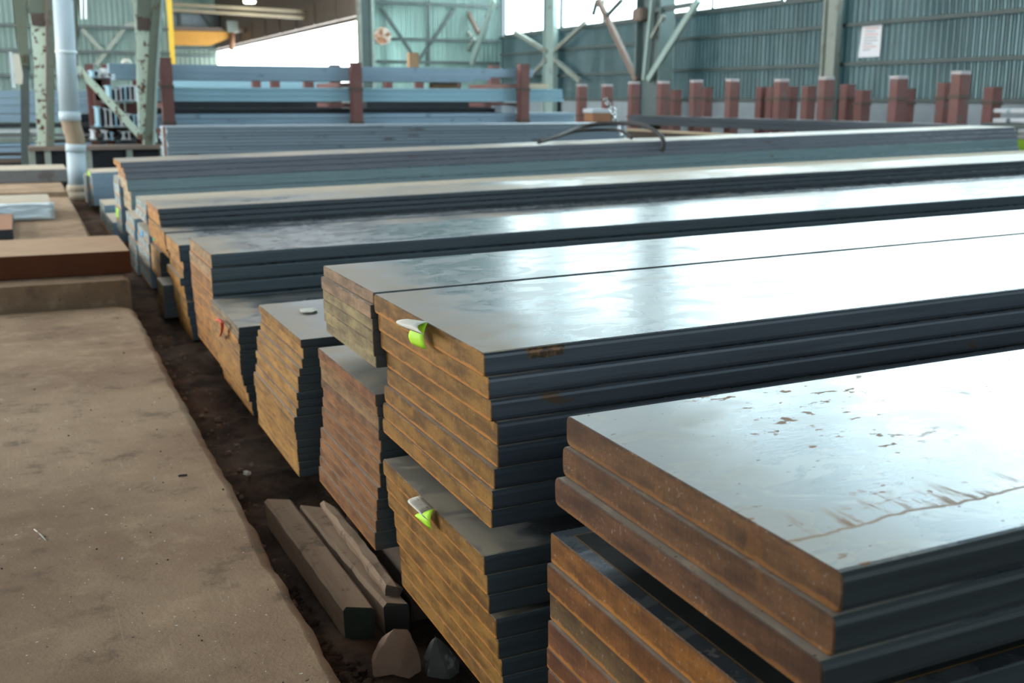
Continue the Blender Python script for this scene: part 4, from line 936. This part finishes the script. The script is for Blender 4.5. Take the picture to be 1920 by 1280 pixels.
db = long_bar(at_y(300, 150, YD).x, at_y(628, 150, YD).x, YD, YD + 0.5, at_y(500, 168, YD).z, at_y(500, 147.5, YD).z, 'lt_blue', 'pale blue bar far behind the rear rack, seen through its top gap', None)
for k, px in enumerate((330, 610)):
    p = at_y(px, 161.5, YD); tag(obj('trestle', box_bm(p.x - 0.1, p.x + 0.1, YD + 0.05, YD + 0.45, -0.03, at_y(500, 168, YD).z - 0.002), M['red_post']), 'red-brown trestle under the %s end of the pale blue bar behind the rack' % ('left', 'right')[k], 'trestle')
mids = [165.0, 170.3, 175.4, 180.6, 185.8, 191]
for i, (a, b) in enumerate(zip(mids, mids[1:])):
    long_bar(xl, x_mid - random.uniform(0, 0.05), RY + (i % 2) * 0.02, RY + 0.7, zy(b) + 0.007, zy(a), 'lt_blue', 'long light blue bar, %s of the middle tier on the rear rack' % (ORD[i] if i < 4 else 'lowest'), 'middle tier of long blue bars')
lows = [213, 221, 229, 238]
for i, (a, b) in enumerate(zip(lows, lows[1:])):
    long_bar(xl, x_low, RY + (i % 2) * 0.02, RY + 0.8, zy(b) + 0.004, zy(a), 'blue_bar', 'long blue bar, %s of the low tier on the rear rack' % ('topmost', 'middle one', 'lowest')[i], 'low tier of long blue bars')
for k, (xa_, xb_) in enumerate(((296, 640), (688, 945))):
    long_bar(at_y(xa_, 200, 25.4).x, at_y(xb_, 200, 25.4).x, 25.4, 25.9, -0.03, at_y(600, 188.5, 25.4).z, 'dark_bar', 'near-black filler added to blacken the rack gap, %s of the middle rack post' % ('left', 'right')[k], 'near-black fillers behind the rack', 'dark_block', 'bundle')  # near-black fillers added to blacken the gap between rack tiers
# near-black bars painting the shade between middle and low tiers, and rack arms
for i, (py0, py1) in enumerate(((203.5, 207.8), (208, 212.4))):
    long_bar(xl + 0.3, at_y(925, 200, RY + 0.6).x, RY + 0.5, RY + 1.2, zy(py1), zy(py0), 'dark_bar', 'near-black filler bar, %s of two darkening the shaded gap of the rear rack' % ('upper', 'lower')[i], 'near-black filler bars in the rear rack')
p0 = at_y(935, 212, RY + 0.3)
long_bar(p0.x, at_y(960, 210, RY + 0.3).x, RY + 0.1, RY + 0.7, zy(213) + 0.002, zy(198), 'foil', 'bright silver bundle resting on the low tier by the right post', None, 'silver_bundle', 'bundle')
for i, px in enumerate((309, 666, 981)):
    post = rack_posts[i]
    for py in (153.5, 192.8, 240):
        z_ = zy(py) + 0.03
        obj('rack_arm', box_bm(-0.05, 0.05, 0.108, 3.0, z_ - 0.10, z_ - 0.006), M['red_post'], post)
# timber and cartons on the rear rack
def small_box(name, x0p, y0p, x1p, y1p, Y, dpt, mat, label, cat, r=0.01):
    a = at_y(x0p, y1p, Y); b = at_y(x1p, y0p, Y)
    o = obj(name, box_bm(0, b.x - a.x, 0, dpt, 0, b.z - a.z, r), M[mat]); o.location = (a.x, Y, a.z); return tag(o, label, cat)
zmid = zy(165)
def on_mid(name, x0p, x1p, hpx, Y, mat, label, cat):
    a = at_y(x0p, 165, Y); b = at_y(x1p, 165, Y)
    o = obj(name, box_bm(0, b.x - a.x, 0, 0.25, 0, hpx * Y / 2053, 0.01), M[mat]); o.location = (a.x, Y, zmid + 0.001); return tag(o, label, cat)
on_mid('pale_plank', 992, 1028, 11, RY + 0.35, 'pale_wood', 'pale timber offcut on the right end of the middle tier', 'timber')
on_mid('brown_plank', 812, 858, 11, RY + 0.35, 'carton', 'brown timber offcut on the middle tier left of the right post', 'timber')
a = at_y(768, 125, RY + 0.2); o = obj('carton', box_bm(-0.03, 0.17, 0, 0.2, 0, 0.30, 0.01), M['carton']); o.location = (a.x, RY + 0.1, zy(125) + 0.001); tag(o, 'small brown carton standing on the highest blue bar', 'carton')
a = at_y(237, 120, RY + 0.2); bm = bmesh.new(); bmesh.ops.create_uvsphere(bm, u_segments=20, v_segments=10, radius=0.10)
for v in bm.verts: v.co.z = max(0, v.co.z * 0.95)
o = obj('hard_hat', bm, M['enclosure'], smooth=True); o.location = (a.x, RY + 0.2, zy(125) + 0.001); tag(o, 'white rounded dome on the left end of the highest bar', 'dome')

# grey plate pack between the rear rack and the slung pile
PY = 16.0
xL = at_y(313, 260, PY).x; xR = at_y(1172, 245, PY).x
zt = at_y(700, 234.5, PY).z
for i in range(11):
    t_ = 0.047
    long_bar(xL + random.uniform(-0.02, 0.02), xR + random.uniform(-0.02, 0.02), PY + random.choice((0, 0.012, 0.02)), PY + 0.75, zt - (i + 1) * t_ + 0.005, zt - i * t_, 'grey_bar',
             'long grey plate, %s of the pack behind the slung pile' % (ORD[i] if i < 10 else 'lowest'), 'grey plate pack behind the slung pile', 'long_plate', 'plate')
patchX = thing
for k, X in enumerate((xL + 0.6, xR - 0.6)):
    tag(obj('trestle', box_bm(X - 0.1, X + 0.1, PY + 0.05, PY + 0.7, -0.03, zt - 11 * 0.047), M['wood_dark']), 'timber trestle under the %s end of the grey plate pack' % ('left', 'right')[k], 'trestle')
o = obj('pale_strip', box_bm(0, 0.03, -0.02, 0, 0, 0.5), M['rust_top']); o.location = (xL - 0.035, PY + 0.1, zt - 0.5); tag(o, 'rust-brown end strip on the grey plate pack', 'strip')

# bars lying the other way by the posts
Xd = 14.85
d0 = at_x(1180, 225, Xd); d1 = at_x(1830, 233, Xd); zd = at_x(1440, 223, Xd).z
for k in range(2):
    o = obj('dark_bar', box_bm(0, 0.35, 0, d0.y - d1.y, 0, 0.115, 0.01), M['navy_bar']); o.location = (Xd, d1.y, zd - 0.118 * (k + 1)); tag(o, 'dark slate bar lying crossways before the posts, %s one' % ('upper', 'lower')[k], 'bar', 'dark crossways bars')
for k, yy in enumerate((d1.y + 1, d0.y - 1)):
    tag(obj('trestle', box_bm(Xd, Xd + 0.35, yy, yy + 0.2, -0.03, zd - 0.238), M['wood_dark']), 'timber trestle under the %s end of the dark crossways bars' % ('near', 'far')[k], 'trestle')
Xs = 14.35
s0 = at_x(1174, 243, Xs); s1 = at_x(1400, 254, Xs)
o = obj('pale_batten', box_bm(0, 0.12, 0, s0.y - s1.y, 0, 0.055, 0.006), M['pale_wood']); o.location = (Xs, s1.y, s0.z - 0.03); tag(o, 'pale timber batten lying crossways right of the black sling', 'timber')
o = obj('dark_bar', box_bm(0, 0.3, 0, s0.y - s1.y, 0, 0.14, 0.006), M['post_clamp']); o.location = (Xs + 0.02, s1.y, s0.z - 0.175); tag(o, 'dark brown bar under the pale batten', 'bar')
for k, yy in enumerate((s1.y + .3, s0.y - .6)):
    tag(obj('trestle', box_bm(Xs + 0.02, Xs + 0.3, yy, yy + 0.2, -0.03, s0.z - 0.178), M['wood_dark']), 'timber trestle under the %s end of the pale batten' % ('near', 'far')[k], 'trestle')
# bright flat bars at the right frame edge
for k, (x0, y0, x1, y1) in enumerate(((1862, 204, 1888, 211), (1894, 204, 1924, 211), (1861, 222, 1887, 229), (1893, 222, 1924, 229))):
    a = at_x(x0, y1, 16.0); b = at_x(x1, y0, 16.0)
    o = obj('pale_flat_bar', box_bm(0, 0.5, 0, a.y - b.y, 0, abs(b.z - a.z), 0.008), M['pale_end']); o.location = (16.0, b.y, a.z); tag(o, 'pale flat bar at the right frame edge, %s %s' % (('upper', 'upper', 'lower', 'lower')[k], ('left', 'right', 'left', 'right')[k]), 'bar', 'pale flat bars at the right edge')
p = at_x(1892, 232, 16.0); tag(obj('trestle', box_bm(16.0, 16.5, p.y - 0.7, p.y + 0.6, -0.03, p.z + 0.01), M['girt']), 'dark stand below the pale flat bars at the right edge', 'trestle')
Xg = 14.3
a = at_x(1904, 284, Xg); b = at_x(1940, 263, Xg)
o = obj('green_block', box_bm(0, 0.6, 0, a.y - b.y, 0, abs(b.z - a.z), 0.01), M['lime_paint']); o.location = (Xg, b.y, a.z); tag(o, 'yellow-green painted bar end at the right frame edge', 'bar')
for k, (u, v_) in enumerate(((250, 244), (259.5, 253.5))):
    q0 = at_x(1904, u, Xg); q1 = at_x(1940, v_, Xg); o = obj('pale_flat_bar', box_bm(0, 0.6, 0, a.y - b.y, 0, abs(q1.z - q0.z), 0.008), M['pale_end']); o.location = (Xg, b.y, q0.z); tag(o, 'white flat bar over the yellow-green block, %s one' % ('upper', 'lower')[k], 'bar')
tag(obj('trestle', box_bm(Xg, Xg + 0.6, b.y + .05, a.y - .05, -0.03, a.z - 0.002), M['girt']), 'dark stand under the yellow-green block', 'trestle')

# ------------------------------------------------------------------ black sling with bright chain on the long pile
def on_top(px, py, dz=0.0):
    """point over the long slung pile: its top climbs with the tilt"""
    z = 1.20
    for _ in range(6):
        p = at_z(px, py, z + dz); z = 1.025 + (p.x - 0.98) * math.tan(TILT)
    return at_z(px, py, z + dz)
def sl(px, py, Y): return at_y(px, py, Y)
sling = thing('wire_sling', 'black wire rope sling looped over the long grey pile', 'sling', sl(1140, 240, 12.9))
def tube_part(name, pts, r, mat, par):
    bm = bmesh.new(); tube(bm, [Vector(p) - par.location for p in spline(pts)], r); return obj(name, bm, M[mat], par)
tube_part('rope_loop', [sl(1010, 266, 12.6), sl(1045, 255, 12.9), sl(1090, 238, 13.5), sl(1140, 231.5, 13.4), sl(1185, 231.5, 13.1), sl(1215, 238, 12.8), sl(1236, 252, 12.5), sl(1243, 262, 12.37), sl(1244, 275, 12.345), sl(1240, 284, 12.345)], 0.030, 'cable', sling)
tube_part('rope_loop', [sl(1040, 258, 13.25), sl(1075, 247, 13.3), sl(1120, 243, 13.3), sl(1158, 244, 13.1), sl(1175, 252, 12.9), sl(1184, 259, 12.7)], 0.022, 'cable', sling)
chain = thing('chain_hook', 'bright steel chain and hook hanging above the black sling', 'chain', sl(1155, 210, 13.4))
def ring(c, R_, r, ax, par, name='link', mat='chrome', sq=1.0):
    bm = bmesh.new(); c = Vector(c) - par.location; ax = Vector(ax).normalized(); u = ax.cross(Vector((0, 0, 1)));
    if u.length < .01: u = Vector((1, 0, 0))
    u.normalize(); v = ax.cross(u); n_, k_ = 20, 8; rows = []
    for i in range(n_):
        t = 2 * math.pi * i / n_; e = u * math.cos(t) + v * math.sin(t) * sq; row = []
        for j in range(k_):
            s = 2 * math.pi * j / k_; row.append(bm.verts.new(c + e * R_ + (e.normalized() * math.cos(s) + ax * math.sin(s)) * r))
        rows.append(row)
    for i in range(n_):
        for j in range(k_):
            f = bm.faces.new((rows[i][j], rows[(i + 1) % n_][j], rows[(i + 1) % n_][(j + 1) % k_], rows[i][(j + 1) % k_])); f.smooth = True
    bmesh.ops.recalc_face_normals(bm, faces=bm.faces)
    return obj(name, bm, M[mat], par)
for i, (px, py) in enumerate(((1135, 187), (1138, 192), (1141, 197), (1144, 202))):
    ring(sl(px, py, 13.4), 0.022, 0.008, (1, 0.2, 0) if i % 2 else (0.1, 1, 0.3), chain)
ring(sl(1150, 209, 13.4), 0.040, 0.012, (0.15, -1, 0.1), chain, 'hook', 'chrome', 1.25)
ring(sl(1154, 221, 13.4), 0.030, 0.013, (0.9, -0.5, 0.1), chain, 'shackle', 'chrome', 1.4)
tube_part('strop', [sl(1156, 226, 13.4), sl(1160, 236, 13.35), sl(1163, 248, 13.3), sl(1165, 255, 13.25)], 0.018, 'chrome', chain)
tube_part('strop', [sl(1134, 186, 13.4), sl(1139, 195, 13.4), sl(1146, 206, 13.4)], 0.012, 'dk_teal', chain)
# timber bundle and tin behind the sling
small_box('rusty_drum_box', 1112, 212, 1146, 228, 19.5, 0.4, 'rust_top', 'rust-brown box behind the chain and black sling', 'box')
small_box('white_pack', 1110, 204, 1146, 212, 19.5, 0.4, 'pale_end', 'pale pack on the rust-brown box behind the chain', 'pack')
p = at_y(1112, 228, 19.5); q = at_y(1146, 228, 19.5); tag(obj('trestle', box_bm(p.x, q.x, 19.5, 19.9, -0.03, p.z - 0.002), M['wood_dark']), 'dark stand under the rust-brown box', 'trestle')

# ------------------------------------------------------------------ left: green columns on a plinth beam, plastic pipe, rack behind
def outline(t, pts, Y, dep, mat, name):
    bm = bmesh.new(); prism(bm, [at_y(px, py, Y) - t.location for px, py in pts], (0, dep, 0)); return obj(name, bm, M[mat], t)
CY = 21.0
pl = at_y(53, 275, CY); pr2 = at_y(311, 275, CY)
bt = thing('plinth_beam', 'rusty green plinth beam on short legs carrying two green columns', 'beam', (pl.x, CY - 0.15, -0.03))
zp = pl.z + 0.03; wpl = pr2.x - pl.x
obj('beam_flange', box_bm(0, wpl, 0, 0.6, zp - 0.07, zp, 0.005), M['brown_strut'], bt)
for k, u in enumerate((0.02, 0.13, 0.42, 0.72, 0.97)): obj('leg', box_bm(u * wpl - 0.05, u * wpl + 0.05, 0.03, 0.25, 0, zp - 0.07), M['olive'], bt)
obj('web_panel', box_bm(0.06, wpl - 0.06, 0.35, 0.40, 0.0, zp - 0.07), M['dark_bar'], bt)
def zt_at(px, py): return at_y(px, py, CY)
c1 = thing('green_column', 'flaking mint and green column at far left', 'column', at_y(80, 272, CY))
outline(c1, [(52, -90), (88, -90), (88, 0), (90, 60), (89, 180), (88, 262), (88, 274), (66, 274), (70, 262), (66, 180), (60, 60), (52, 0)], CY + 0.05, 0.10, 'mint', 'front_flange')
outline(c1, [(52, -90), (87, -90), (86, 24), (54, 24)], CY + 0.03, 0.018, 'green', 'green_upper_panel')
outline(c1, [(56, 25), (83, 25), (84, 50), (60, 48)], CY + 0.03, 0.018, 'post_clamp', 'rust_patch')
outline(c1, [(89, -90), (103, -90), (104, 0), (103, 100), (102, 274), (90, 274), (90.5, 100)], CY - 0.02, 0.4, 'green', 'side_channel')
outline(c1, [(84, -90), (89, -90), (90, 120), (89, 274), (86.5, 274), (86.5, 120)], CY - 0.02, 0.06, 'brown_strut', 'lip_angle')
c2 = thing('green_column', 'splayed mint and green column left of the red-brown rack post', 'column', at_y(275, 272, CY))
outline(c2, [(250, -90), (292, -90), (288, 0), (282, 40), (279, 80), (274, 180), (272, 262), (262, 262), (258, 180), (255, 60), (249, 0)], CY + 0.05, 0.10, 'mint', 'front_flange')
outline(c2, [(258, -90), (286, -90), (284, 32), (257, 32)], CY + 0.03, 0.018, 'green', 'green_upper_panel')
outline(c2, [(257, 33), (282, 33), (280, 58), (258, 56)], CY + 0.03, 0.018, 'post_clamp', 'rust_patch')
outline(c2, [(292, -90), (318, -90), (308, 0), (302, 60), (296, 150), (290, 260), (289, 274), (271, 274), (272, 262), (275, 180), (280, 80), (284, 40), (289, 0)], CY - 0.02, 0.4, 'green', 'side_channel')
outline(c2, [(310, -90), (318, -90), (309, 0), (303, 60), (297, 150), (291, 274), (287, 274), (292, 150), (298, 60), (303, 0)], CY - 0.05, 0.03, 'teal_paint', 'lip_angle')
outline(c1, [(142, 120), (146, 118), (268, 250), (268, 262), (262, 262), (142, 132)], CY - 0.0, 0.12, 'mint', 'diagonal_brace')
outline(c1, [(134, -90), (146, -90), (147, 0), (146, 122), (137, 122), (134, 0)], CY + 0.6, 0.3, 'green', 'rear_channel')
# column with the cream enclosure further left
c3 = thing('green_column', 'dull green column hung with a cream enclosure at the left edge', 'column', at_y(42, 120, 23.0))
def outl3(pts, Y, dep, mat, name): outline(c3, pts, Y, dep, mat, name)
outl3([(25, -90), (50, -90), (50, 0), (55, 125), (38, 124), (30, 60), (24, 0)], 23.0, 0.3, 'green', 'channel')
outl3([(38, 124), (55, 125), (56, 345), (40, 345)], 23.1, 0.15, 'girt', 'lower_leg')
outl3([(16, 97), (22, 97), (30, 166), (22, 164)], 22.7, 0.12, 'pvc_band', 'tube_light')
outl3([(23, 100), (36, 101), (43, 140), (42, 158), (30, 158)], 22.7, 0.25, 'enclosure', 'enclosure')
bm = bmesh.new()
for k, px in enumerate((152, 160)):
    a = at_y(px, -40, 36); b = at_y(px + 1, 36, 36); cyl(bm, a, b, 0.022, None, 10)
o = obj('tube_lamp', bm, M['tube_glow']); tag(o, 'lit twin tube lamp hanging before the left back wall', 'lamp')
# plastic downpipe
PYY = 20.3; pb = at_y(146, 357, PYY)
pipe = thing('plastic_downpipe', 'pale blue-grey plastic pipe with brown taped elbow standing at left', 'pipe', (pb.x, PYY, pb.z))
def pp(px, py): return at_y(px, py, PYY) - pipe.location
def pr_px(w_px): return w_px / 2 * (PYY / 2053) * 1.07
bm = bmesh.new(); cyl(bm, pp(115.5, -160), pp(118, 0), pr_px(29)); cyl(bm, pp(118, 0), pp(130, 212), pr_px(30)); obj('upper_pipe', bm, M['pvc'], pipe)
bm = bmesh.new(); cyl(bm, pp(124, 95), pp(124.3, 100), pr_px(33)); obj('pipe_collar', bm, M['pvc_band'], pipe)
bm = bmesh.new(); cyl(bm, pp(130.5, 209), pp(131.5, 226), pr_px(33)); obj('pipe_socket', bm, M['pvc'], pipe)
bm = bmesh.new(); tube(bm, spline([pp(131.5, 224), pp(135, 238), pp(140.5, 256), pp(142, 272)], 5), pr_px(29), 20); obj('taped_elbow', bm, M['tape'], pipe)
bm = bmesh.new(); cyl(bm, pp(142, 270), pp(142.3, 285), pr_px(31)); cyl(bm, pp(142.3, 285), Vector((0, 0, 0)), pr_px(29)); obj('lower_pipe', bm, M['pvc'], pipe)
bm = bmesh.new(); cyl(bm, Vector((0, 0, 0.10)), Vector((0, 0, -0.02)), pr_px(32), pr_px(36)); cyl(bm, Vector((0, 0, -0.02)), Vector((0, 0, -0.03 - pb.z)), pr_px(44), pr_px(46)); obj('pipe_foot', bm, M['grey_dust'], pipe)

# left background: long blue bars, pale sheets, lower bars
LY = 25.0
def lbar(px0, py0, px1, py1, Y, dep, mat, label, group=None, name='long_bar', cat='bar'):
    a = at_y(px0, py1, Y); b = at_y(px1, py0, Y)
    o = obj(name, box_bm(0, b.x - a.x, 0, dep, 0, b.z - a.z, 0.006), M[mat]); o.location = (a.x, Y, a.z); return tag(o, label, cat, group)
for i, (y0, y1, m_) in enumerate(((170, 183, 'blue_bar'), (184.8, 197, 'blue_bar'), (197.6, 213, 'blue_bar'), (213.6, 229, 'blue_bar'))):
    lbar(-120, y0, (228, 205, 176, 150)[i], y1, LY, 0.8, m_, 'long blue bar behind the far left column, %s of four' % ('topmost', 'second', 'third', 'lowest')[i], 'blue bars behind the far left column')
lbar(-120, 230.5, 200, 241, LY + 0.02, 0.7, 'dark_bar', 'near-black filler for the dark gap below the four blue bars at left', None)  # stands for the dark gap, its shade put into the colour
for i, (x0, y0, x1, y1) in enumerate(((-60, 242, 69, 250), (-80, 251, 190, 259))):
    lbar(x0, y0, x1, y1 - 0.4, LY, 0.6, ('pale_end', 'grey_side')[i], ('bright pale sheet', 'grey sheet')[i] + ' lying low behind the far left column', None, 'flat_sheet', 'sheet')
for i, (y0, y1, m_) in enumerate(((261, 265.5, 'grey_dust'), (266, 276, 'blue_bar'), (276.5, 288, 'blue_bar'), (288.5, 291, 'brown_strut'), (291.5, 300, 'blue_bar'), (300.5, 306, 'tape'), (306.5, 345, 'dark_bar'))):
    lbar(-120, y0, (228, 228, 54, 54, 54, 54, 54)[i], y1, LY - 0.4 if i > 1 else LY - 0.2, 0.6, m_, 'bar low at the left edge behind the plinth beam, %s of seven' % ORD[i] if i < 6 else 'bar low at the left edge behind the plinth beam, lowest of seven', 'low bars at the left edge')
EY = 23.4
lr = thing('storage_rack', 'red-brown rack of pale beam ends between the two green columns', 'rack', (at_y(215, 200, EY).x, EY, -0.03))
def rpart(name, x0, y0, x1, y1, Y, dep, mat, zb=None):
    a = at_y(x0, y1, Y); b = at_y(x1, y0, Y)
    return obj(name, box_bm(a.x - lr.location.x, b.x - lr.location.x, Y - EY, Y - EY + dep, (a.z + 0.03) if zb is None else zb, b.z + 0.03), M[mat], lr)
shelf_py = (146, 190, 238, 262)
for q, (py, xa_, xb_) in enumerate(zip(shelf_py, (168, 196, 176, 172), (210, 259, 259, 258))):
    rpart('shelf', xa_, py + 0.2, xb_, py + 2.2, EY, 1.25, 'dk_teal' if q else 'post_clamp')
for x in (170, 200, 256): rpart('upright', x, 120 if x < 240 else 150, x + 5, 250, EY + 1.26, 0.12, 'red_post', 0.0)
for (x0, y0, x1, y1) in ((180, 149, 197, 188), (216, 193, 221, 250), (228, 193, 233, 252), (240, 193, 246, 255), (250, 193, 257, 256), (205, 241, 210, 250), (181, 150, 191, 236)):
    rpart('divider', x0, y0, x1, y1, EY + 1.08, 0.16, 'red_post')
ends_ = [(171, 131, 180, 146), (182, 133, 190, 146), (195, 128, 208, 146), (203, 160, 213, 190), (214, 166, 222, 190), (224, 162, 230, 190), (231.5, 162, 240, 190), (241.5, 160, 248, 190), (249.5, 160, 257, 190), (183, 200, 190, 238), (196, 203, 201, 238), (204, 205, 213, 238), (214.5, 208, 221, 238), (222.5, 215, 235, 238), (237, 213, 246.5, 238), (248, 215, 257, 238), (174, 245, 181, 262), (195, 245, 203, 262), (206, 248, 214, 262), (228, 247, 237, 262), (239, 246, 246, 262)]
tiers = ['highest', 'middle', 'lower', 'lowest']
cnt = {}
for k, (x0, y0, x1, y1) in enumerate(ends_):
    tr_ = 0 if k < 3 else 1 if k < 9 else 2 if k < 16 else 3
    cnt[tr_] = cnt.get(tr_, 0) + 1
    a = at_y(x0, y1, EY); b = at_y(x1, y0, EY); wx = (b.x - a.x) * 0.86; hz = b.z - a.z; tt = 0.025
    bm = bmesh.new()
    box(bm, 0, wx, 0, 1.05, 0, tt); box(bm, 0, wx, 0, 1.05, hz - tt, hz); box(bm, wx * 0.3, wx * 0.7, 0, 1.05, tt, hz - tt)
    o = obj('section_end', bm, M['pale_end' if (k * 7) % 3 else 'lt_blue']); o.location = (a.x, EY - 0.02, a.z + 0.002)
    tag(o, 'pale beam end in the %s tier behind the diagonal brace, number %s from left' % (tiers[tr_], ['one', 'two', 'three', 'four', 'five', 'six', 'seven'][cnt[tr_] - 1]), 'beam end', 'pale beam ends in the left rack')
lbar(150, 213, 262, 330, 26.2, 0.3, 'dark_bar', 'near-black bundle deep in the left rack', None, 'dark_block', 'bundle')
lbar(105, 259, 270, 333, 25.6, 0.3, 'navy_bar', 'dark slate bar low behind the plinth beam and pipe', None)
